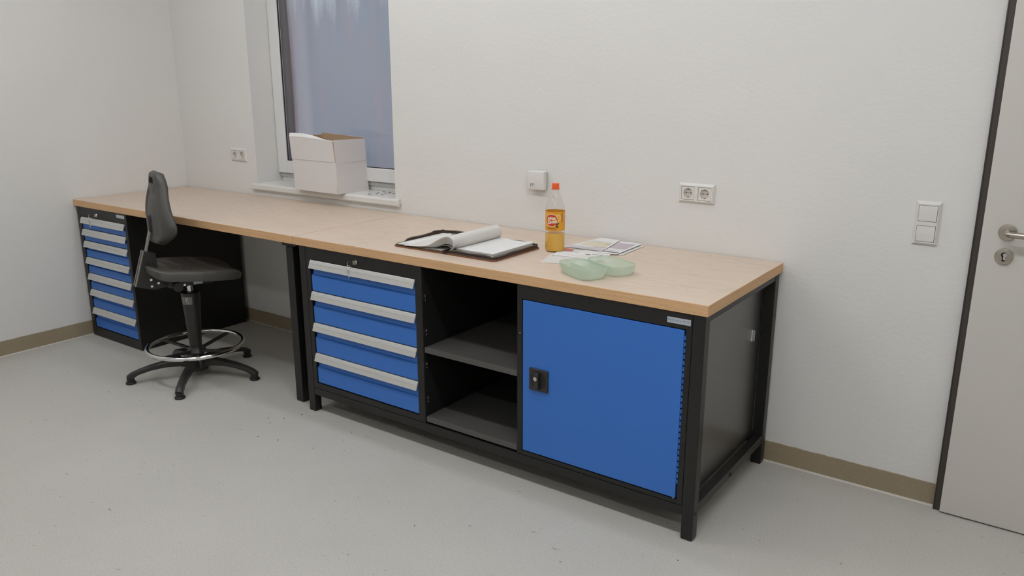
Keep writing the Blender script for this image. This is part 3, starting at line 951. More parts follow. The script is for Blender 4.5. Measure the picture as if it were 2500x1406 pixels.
t = thing('wall_sensor_box', 'small white plastic box on the wall above the bottle', 'wall box', (2.8475, -.0005, 1.0885))
b = bmesh.new(); box(b, -.0465, .0465, -.033, -.005, -.0435, .0435, .005, 3); cov = obj('cover', b, M['plastic'], t, smooth=50)
b = bmesh.new(); box(b, -.044, .044, -.0052, 0, -.041, .041, .001); obj('back_plate', b, M['jamb'], t)
b = bmesh.new(); box(b, -.026, -.004, -.0334, -.0328, -.032, -.015); st = obj('sticker', b, M['paperb'], cov)
b = bmesh.new()
box(b, -.027, -.0245, -.0337, -.0333, -.031, -.014); box(b, -.027, -.006, -.0337, -.0333, -.0165, -.0145); box(b, -.018, -.012, -.0337, -.0333, -.0215, -.019); box(b, -.0065, -.004, -.0337, -.0333, -.033, -.0305); box(b, -.021, -.0195, -.0337, -.0333, -.026, -.020)
obj('sticker_print', b, M['darkp'], st)
b = bmesh.new(); cyl(b, (.0464, -.024, .035), (.0468, -.024, .035), .0018, n=10); obj('screw', b, M['brass'], cov)

# ------------------------------------------------------------------ cardboard box on the sill
t = thing('cardboard_box', 'open white cardboard box with torn flap on the windowsill', 'box', (1.370, .052, .9222), math.radians(-1.2))
bw, bd, bh, th = .372, .232, .302, .004
def panel(b, fn, nu, nv, n_in):
    """panel from function fn(u,v)->outer point; thickness inward along n_in; outside white inside kraft"""
    rows = [[fn(u / nu, v / nv) for u in range(nu + 1)] for v in range(nv + 1)]
    slab(b, rows, n_in)
def inner_faces(o, nrm):
    nv_ = Vector(nrm)
    for p in o.data.polygons:
        if p.normal.dot(nv_) > .5:
            p.material_index = 1
def lean(z):
    return -.013 * max(0, z) / bh
X0, X1, Y0, Y1 = -bw / 2, bw / 2, -bd / 2, bd / 2
SC = .174
b = bmesh.new(); panel(b, lambda u, v: (X0 + bw * u + lean(SC * v), Y0 - .002 * math.sin(math.pi * u) * v, SC * v), 8, 4, (0, th, 0))
o = obj('front_panel', b, [M['board'], M['kraft']], t); inner_faces(o, (0, 1, 0))
# upper front flap, hinged at the score line, leaning out a little, torn at the right edge
def flap(u, v):
    top = .128 + .006 * math.sin(u * 3.0 + .4) - .012 * u
    z = SC + .0015 + top * v
    x = X0 + (bw - .003) * u + lean(z) - .001 * v - .0035 * v * u
    y = Y0 - .002 - .004 * v - .002 * math.sin(math.pi * u)
    return (x, y, z)
b = bmesh.new(); panel(b, flap, 16, 6, (0, th, 0)); o = obj('front_flap', b, [M['board'], M['kraft']], t); inner_faces(o, (0, 1, 0))
rng = random.Random(3)
jag = [rng.uniform(-.002, .0025) for _ in range(40)]
def lip(u, v):
    p = flap(u, 1.0)
    hh = .013 + .010 * math.sin(u * 3.3 + .5) - .013 * u + jag[int(u * 32)] * .7
    hh = max(.003, hh)
    return (p[0] - (.010 * v if u < .05 else 0), p[1] - .001 + .012 * v, p[2] - .002 + hh * v)
b = bmesh.new(); panel(b, lip, 32, 3, (0, .0012, 0)); obj('torn_lip', b, M['torn'], o)
def tear(u, v):
    p = flap(1.0, v)
    return (p[0] + .0005 + (.002 + .002 * abs(math.sin(v * 29))) * u, p[1] + .002, p[2])
b = bmesh.new(); panel(b, tear, 2, 18, (0, .002, 0)); obj('torn_edge', b, M['kraft'], o)
b = bmesh.new(); panel(b, lambda u, v: (X1 + lean(bh * v * .985) - .004 * v * u, Y0 + bd * u, bh * .985 * v - .006 * u * v), 6, 6, (-th, 0, 0))
o = obj('side_panel', b, [M['board'], M['kraft']], t); inner_faces(o, (-1, 0, 0))
b = bmesh.new()
zc = .172
slab(b, [[(X1 + lean(zc - .001) + .0006, Y0 + .002 + (bd - .004) * u / 8, zc - .0012), (X1 + lean(zc) + .0006, Y0 + .002 + (bd - .004) * u / 8, zc + .0012)] for u in range(9)], (-.001, 0, 0))
obj('crease', b, M['board'], o)
b = bmesh.new(); panel(b, lambda u, v: (X0 + lean(bh * v), Y0 + .004 + (bd - .004) * u, bh * v), 4, 4, (th, 0, 0))
o = obj('side_panel', b, [M['board'], M['kraft']], t); inner_faces(o, (1, 0, 0))
b = bmesh.new(); panel(b, lambda u, v: (X0 + .004 + (bw - .008) * u + lean(bh * v), Y1, (bh + .012 - .016 * u) * v), 6, 4, (0, -th, 0))
o = obj('back_panel', b, [M['board'], M['kraft']], t); inner_faces(o, (0, -1, 0))
b = bmesh.new(); box(b, X0 + .004, X1 - .004, Y0 + .004, Y1 - .004, .0, .004); obj('bottom_panel', b, M['kraft'], t)
b = bmesh.new(); box(b, X1 - .0065, X1 - .0050, Y0 + .11, Y0 + .125, .163, .166, .0003); obj('scuff', b, M['paperb'], t)

# small metal clips on the sill
def clip_a(b):
    tube(b, [(-.010, 0, .001), (-.004, .003, .002), (.004, .002, .0035), (.010, -.001, .001)], .0011, 6)
def clip_b(b):
    tube(b, [(.006 * math.cos(a), .006 * math.sin(a), .0014 + .001 * math.sin(3 * a)) for a in [i * .5 for i in range(11)]], .0011, 6)
def clip_c(b):
    tube(b, [(-.014, -.003, .001), (-.006, .002, .004), (.008, .004, .006), (.022, .003, .004)], .0014, 6)
BITS = [(1.691, .036, 0, 'a', 'lone short dark wire scrap nearest the white box'), (1.712, .074, .8, 'b', 'curled dark wire scrap on the windowsill behind the lone one'),
        (1.689, .110, 2.0, 'b', 'curled dark wire scrap touching the left of the scatter'), (1.756, .071, .2, 'b', 'curled dark wire scrap frontmost of the scatter on the windowsill'),
        (1.700, .140, -.5, 'c', 'longest dark wire scrap in the scatter on the windowsill'), (1.748, .105, .3, 'a', 'short brownish wire scrap below the longest one on the sill'),
        (1.749, .141, .5, 'a', 'thin wire scrap midway along the windowsill scatter'), (1.735, .150, .2, 'a', 'thin wire scrap farthest back against the window frame'),
        (1.790, .128, .1, 'a', 'thin wire scrap at the right end of the windowsill scatter')]
for (x, y, r, kd, lb) in BITS:
    b = bmesh.new(); {'a': clip_a, 'b': clip_b, 'c': clip_c}[kd](b)
    obj('wire_scrap', b, M['darkp'], None, (x, y, .9222), (0, 0, r), smooth=60, label=lb, category='wire scrap', group='wire scraps on the windowsill')

# ------------------------------------------------------------------ bottle
t = thing('soda_bottle', 'half-full orange lemonade bottle with orange cap on the worktop', 'bottle', (3.1506, -.3367, H + .0003))
R = .0405
inner = [(.024, .0035), (.033, .001), (.038, .004), (R, .012), (R, .170), (.0385, .180), (.0345, .196), (.0275, .217), (.0195, .237), (.0155, .246), (.0148, .252), (.0190, .253), (.0190, .2555), (.0135, .2565), (.0135, .272)]
b = bmesh.new(); lathe(b, inner, 48, caps=False); bmesh.ops.contextual_create(b, geom=[e for e in b.edges if e.is_boundary and all(v.co.z < .01 for v in e.verts)])
obj('bottle_body', b, M['pet'], t, smooth=40)
b = bmesh.new(); lathe(b, [(.0, .0055), (.024, .0055), (.0325, .003), (.0372, .0055), (R - .0007, .0125), (R - .0007, .0765), (0, .0765)][1:-1], 48); obj('lemonade', b, M['juice'], t, smooth=40)
b = bmesh.new()
n = 64
prof = [(.0152, .2575), (.0160, .258), (.0160, .2635), (.0152, .264), (.0150, .2805), (.0140, .2822), (.0, .2825)]
lathe(b, prof[:-1], n); capo = obj('cap', b, M['cap'], t, smooth=35)
ANG = math.atan2(CAM.y + .3367, CAM.x - 3.1506)          # label centre faces the room
def wrap(pt, rad, a0):
    return (rad * math.cos(a0 + pt[0] / R), rad * math.sin(a0 + pt[0] / R), pt[1])
def wrap_poly(b, poly, rad, a0):
    vs = [b.verts.new(wrap(p, rad, a0)) for p in poly]
    c = b.verts.new(wrap((sum(p[0] for p in poly) / len(poly), sum(p[1] for p in poly) / len(poly)), rad, a0))
    for i in range(len(vs)):
        b.faces.new((c, vs[i], vs[(i + 1) % len(vs)]))
def ell(cx, cz, rx, rz, n=36, tilt=0.0):
    return [(cx + rx * math.cos(a) * math.cos(tilt) - rz * math.sin(a) * math.sin(tilt), cz + rx * math.cos(a) * math.sin(tilt) + rz * math.sin(a) * math.cos(tilt)) for a in [2 * math.pi * i / n for i in range(n)]]
b = bmesh.new()
lathe(b, [(R + .0004, .0905), (R + .0004, .1690)], 64, caps=False); lab = obj('label_sleeve', b, M['lab'], t, smooth=40)
CX = -.0150                                               # emblem centre left of the middle
def deco(name, poly, m, lift):
    b = bmesh.new(); wrap_poly(b, poly, R + .0004 + lift, ANG); return obj(name, b, m, lab, smooth=40)
def ringstrip(name, cx, cz, rx, rz, wd, m, lift, a0=0, a1=2 * math.pi, n=36):
    b = bmesh.new(); pr = None
    for i in range(n + 1):
        a = a0 + (a1 - a0) * i / n
        q = [b.verts.new(wrap((cx + (rx - wd * s_) * math.cos(a), cz + (rz - wd * s_) * math.sin(a)), R + .0004 + lift, ANG)) for s_ in (0, 1)]
        if pr: b.faces.new((pr[0], q[0], q[1], pr[1]))
        pr = q
    return obj(name, b, m, lab, smooth=40)
ringstrip('orange_slice_print', CX + .026, .1440, .0135, .0150, .0022, M['labcream'], .0003)
deco('orange_slice_print', ell(CX + .026, .1440, .0110, .0125), M['labpale'], .0003)
deco('emblem_border', ell(CX, .1345, .0275, .0262), M['labcream'], .0006)
deco('emblem', ell(CX, .1345, .0248, .0236), M['labred'], .0009)
deco('leaf_print', [(CX + .016, .1165), (CX + .024, .1230), (CX + .033, .1235), (CX + .027, .1175)], M['lableaf'], .0011)
deco('leaf_print', [(CX + .016, .1125), (CX + .023, .1160), (CX + .028, .1080), (CX + .027, .1020), (CX + .021, .1060)], M['lableaf'], .0011)
deco('edge_band_print', [(-.0405, .1675), (-.034, .1675), (-.034, .1520), (-.0405, .148)], M['labpale'], .0003)
def wrap_text(body, size, cx, cz, m, lift, rot=0.0, shear=0.0, offset=0.0, sx=1.0):
    me = text_mesh(body, size, shear, offset)
    for v in me.vertices:
        x, z = v.co.x * sx, v.co.y
        xr, zr = x * math.cos(rot) - z * math.sin(rot), x * math.sin(rot) + z * math.cos(rot)
        v.co = wrap((cx + xr, cz + zr), R + .0004 + lift, ANG)
    me.materials.append(m)
    return obj('lettering', me, None, lab)
wrap_text('Vita', .0185, CX - .002, .1425, M['labwhite'], .0014, .14, .25, .0006)
wrap_text('Limo', .0195, CX + .0015, .1275, M['labwhite'], .0014, .14, .25, .0006)
wrap_text('ORANGE', .0095, CX + .0005, .1005, M['labbrown'], .0010, .0, 0, .0001, .95)
wrap_text('ORANGE', .0090, .0305, .146, M['labbrown'], .0010, math.pi / 2, 0, 0)

# ------------------------------------------------------------------ leather folder with notepad
ZT = H + .0003
t = thing('leather_folder', 'open brown leather zip folder lying on the worktop', 'folder', (2.825, -.495, ZT))
def rrect(x0, x1, y0, y1, r, corners, n=6):
    pts = []
    for (cx, cy, a0, k) in ((x1 - r, y0 + r, -90, 'br'), (x1 - r, y1 - r, 0, 'tr'), (x0 + r, y1 - r, 90, 'tl'), (x0 + r, y0 + r, 180, 'bl')):
        if k in corners:
            for i in range(n + 1):
                a = math.radians(a0 + 90 * i / n); pts.append((cx + r * math.cos(a), cy + r * math.sin(a)))
        else:
            pts.append({'br': (x1, y0), 'tr': (x1, y1), 'tl': (x0, y1), 'bl': (x0, y0)}[k])
    return pts
for nm, x0, x1, cs in (('left_cover', -.293, -.012, ('tl', 'bl')), ('right_cover', .012, .253, ('br', 'tr'))):
    b = bmesh.new(); prism(b, rrect(x0, x1, -.165, .165, .022, cs), 'z', 0, .0055); cv = obj('cover', b, M['leatheredge'], t)
    b = bmesh.new(); prism(b, rrect(x0 + (.004 if x0 < 0 else 0), x1 - (.004 if x0 > 0 else 0), -.161, .161, .02, cs), 'z', .0052, .0072); obj('lining', b, M['leather'], cv)
    # zip gusset: a low wavy wall around the three open sides
    path = [p for p in rrect(x0, x1, -.165, .165, .022, cs, 8)]
    if x0 < 0:
        path = [p for p in path if True]
        seq = [(x1, .162)] + [p for p in path if p[0] < x1 - .005] + [(x1, -.162)]
        seq = [(x1, .162)] + [p for p in path if p[0] < x1 - .005 and p[1] > -1] + [(x1, -.162)]
    else:
        br = [p for p in path if p[0] > x0 + .005]
        seq = [(x0, -.162)] + br + [(x0, .162)]
    dense = []
    for p, q in zip(seq, seq[1:]):
        L_ = math.dist(p, q); k_ = max(1, int(L_ / .02))
        for i in range(k_):
            dense.append((p[0] + (q[0] - p[0]) * i / k_, p[1] + (q[1] - p[1]) * i / k_))
    dense.append(seq[-1])
    mx_, my_ = (x0 + x1) / 2, 0
    rows = []
    for i, p in enumerate(dense):
        dx, dy = p[0] - mx_, p[1] - my_
        wob = .0015 * math.sin(i * .9) + .002 * math.sin(i * .31)
        far = .006 if (x0 < 0 and p[1] > .1) else 0
        ins = .010 / max(abs(dx), abs(dy), .05) * .5
        base = .0056
        hh = .0125 + wob + far
        if x0 < 0 and p[1] < -.10:
            hh = .0035 + .3 * wob          # pressed flat under the papers
        pr_ = []
        for (f_, z_) in ((.985, base), (.955, base + hh * .45), (.975, base + hh * .75), (.962, base + hh)):
            pr_.append((mx_ + dx * f_, my_ + dy * f_, z_))
        rows.append(pr_)
    b = bmesh.new(); slab(b, rows, (0, 0, -.0016)); gs = obj('zip_gusset', b, M['leather'], t, smooth=60)
    b = bmesh.new(); tube(b, [Vector(r_[-1]) + Vector((0, 0, .0005)) for r_ in rows], .0022, 6); obj('zip_edge', b, M['zip'], gs, smooth=60)
b = bmesh.new(); prism(b, [(-.0125, .0005), (-.0125, .006), (-.006, .0042), (.006, .0042), (.0125, .006), (.0125, .0005)], 'y', -.165, .165); obj('spine', b, M['leather'], t)
# inner pocket on the left cover
b = bmesh.new(); box(b, -.285, -.035, -.158, .158, .0074, .0092, .0006); pk = obj('pocket', b, M['paperb'], t)
b = bmesh.new(); box(b, -.215, -.205, .02, .075, .0094, .0125, .001); obj('pen_loop', b, M['leather'], t)

np_t = thing('notepad', 'thick white notepad with pages flipped over in the leather folder', 'notepad', (2.825, -.480, ZT + .0076))
b = bmesh.new()
for i in range(5):
    box(b, .022 + .0006 * i, .215 + .0008 * (i % 2), -.138 + .0007 * (i % 3), .155, .0028 * i, .0028 * i + .0025, .0004, 1)
obj('page_block', b, M['paper'], np_t)
b = bmesh.new()
rg = random.Random(5)
for i in range(16):
    y = .135 - i * .0165
    x = .06
    while x < .195:
        L_ = rg.uniform(.008, .026)
        if rg.random() < .75:
            v4 = [b.verts.new(p) for p in ((x, y, .01395), (min(x + L_, .2), y, .01395), (min(x + L_, .2), y + .0022, .01395), (x, y + .0022, .01395))]; b.faces.new(v4)
        x += L_ + .005
M['pencil'] = mat('faint pencil writing', (213, 213, 212), .8)
obj('handwriting', b, M['pencil'], np_t)
def smoothpath(P, n=6):
    out = []
    for i in range(len(P) - 1):
        p0 = Vector(P[max(i - 1, 0)]); p1 = Vector(P[i]); p2 = Vector(P[i + 1]); p3 = Vector(P[min(i + 2, len(P) - 1)])
        for k in range(n):
            s_ = k / n
            out.append(.5 * ((2 * p1) + (-p0 + p2) * s_ + (2 * p0 - 5 * p1 + 4 * p2 - p3) * s_ ** 2 + (-p0 + 3 * p1 - 3 * p2 + p3) * s_ ** 3))
    out.append(Vector(P[-1]))
    return out
# cross sections of the flipped pages (x,z relative to the notepad origin)
PAGES = [
    [(.018, .010), (.034, .020), (.041, .036), (.034, .056), (.012, .066), (-.020, .058), (-.056, .040), (-.098, .018), (-.150, .008), (-.222, .0055)],
    [(.017, .010), (.029, .020), (.035, .034), (.028, .050), (.008, .0585), (-.022, .051), (-.056, .034), (-.094, .015), (-.150, .0065), (-.216, .0045)],
    [(.016, .010), (.025, .018), (.029, .030), (.022, .043), (.002, .049), (-.026, .042), (-.058, .027), (-.092, .012), (-.150, .005), (-.210, .0035)],
    [(.015, .010), (.021, .016), (.024, .025), (.016, .036), (-.006, .040), (-.034, .033), (-.062, .021), (-.094, .009), (-.150, .0036), (-.205, .0025)],
    [(.014, .009), (.017, .014), (.018, .020), (.008, .028), (-.014, .030), (-.040, .024), (-.068, .014), (-.096, .006), (-.150, .0022), (-.200, .0016)],
]
DENSE = []
for P, Q in zip(PAGES, PAGES[1:]):
    for f_ in (0, .2, .4, .6, .8):
        DENSE.append([(p[0] + (q[0] - p[0]) * f_, p[1] + (q[1] - p[1]) * f_) for p, q in zip(P, Q)])
PAGES = DENSE + [PAGES[-1]] + [[(p[0] * (.88 if p[0] > -.1 else 1) - (.012 if p[0] > -.1 else 0), p[1] * .72) for p in PAGES[-1]]]
for i, P in enumerate(PAGES):
    i = i / 5
    pts = smoothpath([(p[0], 0, p[1]) for p in P], 6)
    rows = []
    for k in range(9):
        v = k / 8
        y = -.172 + .006 * i + v * (.325 - .008 * i)
        row = []
        for p in pts:
            grow = 1 + .05 * v
            skew = 0
            if p.x < -.10:
                skew = -.010 * (-.10 - p.x) / .1 * (1 - v)
            row.append((p.x + .004 * v, y + skew, max(p.z * grow if p.x > -.1 else p.z, .0014)))
        rows.append(row)
    b = bmesh.new(); slab(b, rows, (0, 0, -.0011)); obj('flipped_page', b, M['paper'] if int(i * 5) % 6 else M['paperb'], np_t, smooth=60)
t = thing('ballpoint_pen', 'dark ballpoint pen tip poking from papers in the folder', 'pen', (2.690, -.415, ZT + .0275), .9)
b = bmesh.new(); cyl(b, (-.02, 0, 0), (.018, 0, .006), .0038, n=12); obj('barrel', b, M['rubber'], t, smooth=40)
b = bmesh.new(); bar(b, (-.016, 0, .006), (.008, 0, .010), .0028, .0012); obj('clip', b, M['rubber'], t)
b = bmesh.new(); cyl(b, (-.029, 0, -.0014), (-.02, 0, 0), .0022, .0036, 10); obj('push_button', b, M['rubber'], t)
# loose papers under the pen on the left cover
def loose(name, quad, z, m, label, cat, group=None, curl=0.0, n=8, **kw):
    """paper sheet from a quad (4 xy corners) with optional curl of the far edge"""
    a_, b_, c_, d_ = [Vector((*q, 0)) for q in quad]
    org = (a_ + b_ + c_ + d_) / 4
    rows = []
    for i in range(n + 1):
        v = i / n
        row = []
        for j in range(n + 1):
            u = j / n
            p = (a_ * (1 - u) + b_ * u) * (1 - v) + (d_ * (1 - u) + c_ * u) * v
            row.append((p.x - org.x, p.y - org.y, curl * (u ** 2) * .4 + curl * (v ** 3) + .0004 * math.sin(6 * u + 4 * v) + .0004))
        rows.append(row)
    b = bmesh.new(); slab(b, rows, (0, 0, -.0003))
    o = obj(name, b, m, None, (org.x, org.y, z), smooth=60, label=label, category=cat)
    if group: o['group'] = group
    def at(u, v, lift=.0004):
        p = (a_ * (1 - u) + b_ * u) * (1 - v) + (d_ * (1 - u) + c_ * u) * v
        return (p.x - org.x, p.y - org.y, curl * (u ** 2) * .4 + curl * (v ** 3) + .0004 * math.sin(6 * u + 4 * v) + .0004 + lift)
    def printed(u0, u1, v0, v1, m_, lift=.0004):
        b2 = bmesh.new()
        k = 4
        vs = [[b2.verts.new(at(u0 + (u1 - u0) * j / k, v0 + (v1 - v0) * i / k, lift)) for j in range(k + 1)] for i in range(k + 1)]
        for i in range(k):
            for j in range(k):
                b2.faces.new((vs[i][j], vs[i][j + 1], vs[i + 1][j + 1], vs[i + 1][j]))
        obj('printed_block', b2, m_, o)
    return o, printed
o, pr_ = loose('loose_paper', [(2.555, -.615), (2.700, -.630), (2.735, -.365), (2.590, -.350)], ZT + .0100, M['paper'], 'loose white paper sticking out of the left half of the folder', 'paper', curl=.004)

# ------------------------------------------------------------------ leaflets
G = 'leaflets behind the lunch box'
o, pr_ = loose('leaflet', [(3.222, -.556), (3.425, -.490), (3.365, -.335), (3.174, -.396)], ZT, M['paperb'], 'blank white leaflet reaching out left of the green lunch box', 'leaflet', G, .003)
pr_(.08, .11, .72, .76, M['darkp'])
o, pr_ = loose('leaflet', [(3.195, -.420), (3.415, -.395), (3.372, -.240), (3.142, -.252)], ZT + .0022, M['paper'], 'leaflet with a red printed block right behind the bottle', 'leaflet', G, .0)
pr_(.02, .26, .58, .88, M['redp']); pr_(.02, .40, .56, .58, M['darkp']); pr_(.28, .46, .86, .89, M['darkp']); pr_(.56, .66, .42, .50, M['darkp']); pr_(.68, .88, .52, .56, M['darkp']); pr_(.3, .8, .18, .22, M['lilac'])
o, pr_ = loose('leaflet', [(3.325, -.262), (3.425, -.262), (3.416, -.034), (3.290, -.030)], ZT + .0010, M['paperb'], 'lowest leaflet peeking out at the right of the pile', 'leaflet', G, .0)
o, pr_ = loose('leaflet', [(3.315, -.275), (3.406, -.272), (3.400, -.030), (3.286, -.024)], ZT + .0034, M['paper'], 'leaflet with a lilac rectangle nearest the wall socket', 'leaflet', G, .003)
pr_(.10, .88, .42, .88, M['lilac']); pr_(.10, .92, .10, .16, M['darkp']); pr_(.2, .8, .24, .27, M['lilac'])
o, pr_ = loose('leaflet', [(3.150, -.262), (3.330, -.256), (3.292, -.026), (3.188, -.014)], ZT + .0050, M['paper'], 'leaflet with a pale yellow panel topmost of the pile', 'leaflet', G, .004)
pr_(.04, .97, .02, .20, M['lilac2']); pr_(.10, .92, .30, .68, M['yellowp']); pr_(.62, .97, .24, .29, M['lilac']); pr_(.30, .90, .56, .58, M['labbrown']); pr_(.12, .86, .70, .74, M['lilac2'])
for k in range(8):
    pr_(.08 + .11 * k, .085 + .11 * k, .02, .20, M['lilac'], .0008)

# ------------------------------------------------------------------ lunch box
t = thing('lunch_box', 'open translucent mint green lunch box lying on the worktop', 'lunch box', (3.4945, -.5865, ZT), math.radians(-27))
def tray(name, cy, L_, W_, Hh, deep):
    b = bmesh.new(); n = 64
    def ring(hl, hw, z, pw=4.2):
        r = []
        for i in range(n):
            a = 2 * math.pi * i / n
            c_, s_ = math.cos(a), math.sin(a)
            k = (abs(c_) ** pw + abs(s_) ** pw) ** (-1 / pw)
            r.append(b.verts.new((hl * c_ * k, cy + hw * s_ * k, z)))
        return r
    prof = [(.35, .0018), (.66, .0016), (.74, .0), (.82, .004), (.90, .014), (.955, Hh * .62), (.965, Hh * .66), (.975, Hh * .68), (.99, Hh), (1.0, Hh), (1.0, Hh - .003)]
    rings = [ring(L_ / 2 * f - (0 if f > .9 else 0), W_ / 2 * f, z) for f, z in prof]
    for p, q in zip(rings, rings[1:]):
        for i in range(n):
            j = (i + 1) % n
            b.faces.new((p[i], p[j], q[j], q[i]))
    b.faces.new(list(reversed(rings[0])))
    bmesh.ops.recalc_face_normals(b, faces=list(b.faces))
    bmesh.ops.solidify(b, geom=list(b.faces), thickness=.0012)
    return obj(name, b, M['mint'], t, smooth=50)
tray('base_tray', -.0625, .200, .118, .042, True)
tray('lid_tray', .0625, .198, .118, .040, True)
b = bmesh.new(); box(b, -.045, .045, -.0045, .0045, .0375, .0395, .0006); obj('hinge', b, M['mint'], t)
b = bmesh.new(); box(b, -.060, -.036, -.116, -.111, .020, .0405, .001); obj('latch', b, M['mint'], t)
b = bmesh.new(); box(b, -.080, .085, -.0645, -.0630, .004, .034, .0005); obj('divider', b, M['mint'], t)

# ------------------------------------------------------------------ swivel chair
ch = thing('swivel_chair', 'black foam swivel work chair with chrome foot ring', 'chair', (1.18, -.79, 0), math.radians(72))
def squircle(u, v, p=6.0):
    """map square [-1,1]^2 to rounded square"""
    m_ = max(abs(u), abs(v))
    if m_ < 1e-6: return 0.0, 0.0
    L_ = (abs(u / m_) ** p + abs(v / m_) ** p) ** (1 / p)
    return u / L_, v / L_
SZ, TILT = .606, math.radians(6)
NG = 84
def seat_pt(u, v):
    x, y = squircle(u, v, 5.5)
    e = (abs(x) ** 5.5 + abs(y) ** 5.5) ** (1 / 5.5)
    wide = 1 - .10 * max(0, -x) - .05 * max(0, x)
    return x, y * wide, e
top, bot = [], []
for i in range(NG + 1):
    rt_, rb_ = [], []
    for j in range(NG + 1):
        u, v = -1 + 2 * i / NG, -1 + 2 * j / NG
        x, y, e = seat_pt(u, v)
        X, Y = .225 * x + .005, .225 * y
        roundo = .014 * (1 - math.sqrt(max(0, 1 - max(0, (e - .86) / .14) ** 2)))
        z = .010 * abs(y) ** 2.2 - .008 * (1 - abs(y)) - .012 * max(0, x - .45) ** 2 * 3 + .040 * max(0, -x - .62) ** 2 * 4
        # moulded chevron ribs in the sitting area
        if abs(y) < .74 and -.72 < x < .45:
            s_ = (x + .46 * abs(y) ** 1.4) * 3.3
            f_ = s_ - math.floor(s_)
            fade = min(1, (.74 - abs(y)) / .12) * min(1, abs(y) / .12) * min(1, (.45 - x) / .1) * min(1, (x + .72) / .1)
            z += .0055 * (max(0, 1 - abs(f_ - .5) / .15)) * fade
        rt_.append(Vector((X, Y, z - roundo)))
        rb_.append(Vector((X * .985, Y * .985, -.050 + .006 * max(0, (e - .80) / .20) ** 2 + (.040 * max(0, -x - .62) ** 2 * 4))))
    top.append(rt_); bot.append(rb_)
b = bmesh.new()
Tv = [[b.verts.new(p) for p in r] for r in top]; Bv = [[b.verts.new(p) for p in r] for r in bot]
for i in range(NG):
    for j in range(NG):
        b.faces.new((Tv[i][j], Tv[i + 1][j], Tv[i + 1][j + 1], Tv[i][j + 1])); b.faces.new((Bv[i][j], Bv[i][j + 1], Bv[i + 1][j + 1], Bv[i + 1][j]))
edge = [(0, j) for j in range(NG + 1)] + [(i, NG) for i in range(1, NG + 1)] + [(NG, j) for j in range(NG - 1, -1, -1)] + [(i, 0) for i in range(NG - 1, 0, -1)]
for p, q in zip(edge, edge[1:] + edge[:1]):
    b.faces.new((Tv[p[0]][p[1]], Tv[q[0]][q[1]], Bv[q[0]][q[1]], Bv[p[0]][p[1]]))
obj('seat', b, M['pu'], ch, (.008, 0, SZ), (0, TILT, 0), smooth=50)
# backrest
NB, NBZ = 30, 44
ZB, ZTOP = .742, 1.098
def half_w(tt):
    K = [(0, .070), (.05, .125), (.13, .180), (.22, .204), (.32, .200), (.50, .168), (.70, .132), (.86, .104), (.95, .084), (1.0, .050)]
    for (a_, wa), (b_, wb) in zip(K, K[1:]):
        if a_ <= tt <= b_:
            return wa + (wb - wa) * (tt - a_) / (b_ - a_)
    return K[-1][1]
def half_w(tt, raw=half_w):
    return sum(raw(min(1, max(0, tt + d_))) for d_ in (-.05, -.025, 0, .025, .05)) / 5
front, rear = [], []
for i in range(NBZ + 1):
    tt = i / NBZ
    z = ZB + (ZTOP - ZB) * tt
    w_ = half_w(tt)
    fc = -.162 + .034 * tt - .020 * math.sin(math.pi * min(1, tt * 1.25)) * (1 if tt < .8 else 1)   # rear centre line
    fr_, rr_ = [], []
    for j in range(NB + 1):
        v = -1 + 2 * j / NB
        y = w_ * v
        e = max(abs(v), abs(2 * tt - 1) ** 3)
        wrapf = 1.30 * y * y
        edge_r = .022 * (1 - math.sqrt(max(0, 1 - max(0, (e - .72) / .28) ** 2)))
        thick = .058 - .012 * tt
        recess = .013 if (abs(v) < .70 and .06 < tt < .80) else 0
        recess *= min(1, (.70 - abs(v)) / .10) if recess else 0
        recess *= min(1, (tt - .06) / .08) * min(1, (.80 - tt) / .10) if recess else 0
        rr_.append(Vector((fc + wrapf + edge_r + recess, y, z)))
        fr_.append(Vector((fc + wrapf * 1.05 + thick - edge_r, y, z)))
    front.append(fr_); rear.append(rr_)
b = bmesh.new()
Fv = [[b.verts.new(p) for p in r] for r in front]; Rv = [[b.verts.new(p) for p in r] for r in rear]
h_i0, h_i1, h_j0, h_j1 = 37, 41, 9, 21
for i in range(NBZ):
    for j in range(NB):
        if h_i0 <= i < h_i1 and h_j0 <= j < h_j1:
            continue
        b.faces.new((Fv[i][j], Fv[i][j + 1], Fv[i + 1][j + 1], Fv[i + 1][j])); b.faces.new((Rv[i][j], Rv[i + 1][j], Rv[i + 1][j + 1], Rv[i][j + 1]))
edge = [(0, j) for j in range(NB + 1)] + [(i, NB) for i in range(1, NBZ + 1)] + [(NBZ, j) for j in range(NB - 1, -1, -1)] + [(i, 0) for i in range(NBZ - 1, 0, -1)]
for p, q in zip(edge, edge[1:] + edge[:1]):
    b.faces.new((Fv[p[0]][p[1]], Fv[q[0]][q[1]], Rv[q[0]][q[1]], Rv[p[0]][p[1]]))
hole = [(h_i0, j) for j in range(h_j0, h_j1 + 1)] + [(i, h_j1) for i in range(h_i0 + 1, h_i1 + 1)] + [(h_i1, j) for j in range(h_j1 - 1, h_j0 - 1, -1)] + [(i, h_j0) for i in range(h_i1 - 1, h_i0, -1)]
for p, q in zip(hole, hole[1:] + hole[:1]):
    b.faces.new((Fv[p[0]][p[1]], Rv[p[0]][p[1]], Rv[q[0]][q[1]], Fv[q[0]][q[1]]))
bk = obj('backrest', b, M['pu'], ch, smooth=50)
b = bmesh.new(); box(b, -.168, -.140, -.022, .022, .800, .885, .006, 2); obj('stem_socket', b, M['nylon'], bk, smooth=40)
for z in (.835, .862):
    b = bmesh.new(); cyl(b, (-.155, -.0215, z), (-.155, -.026, z), .005, n=12); obj('screw', b, M['rubber'], bk)
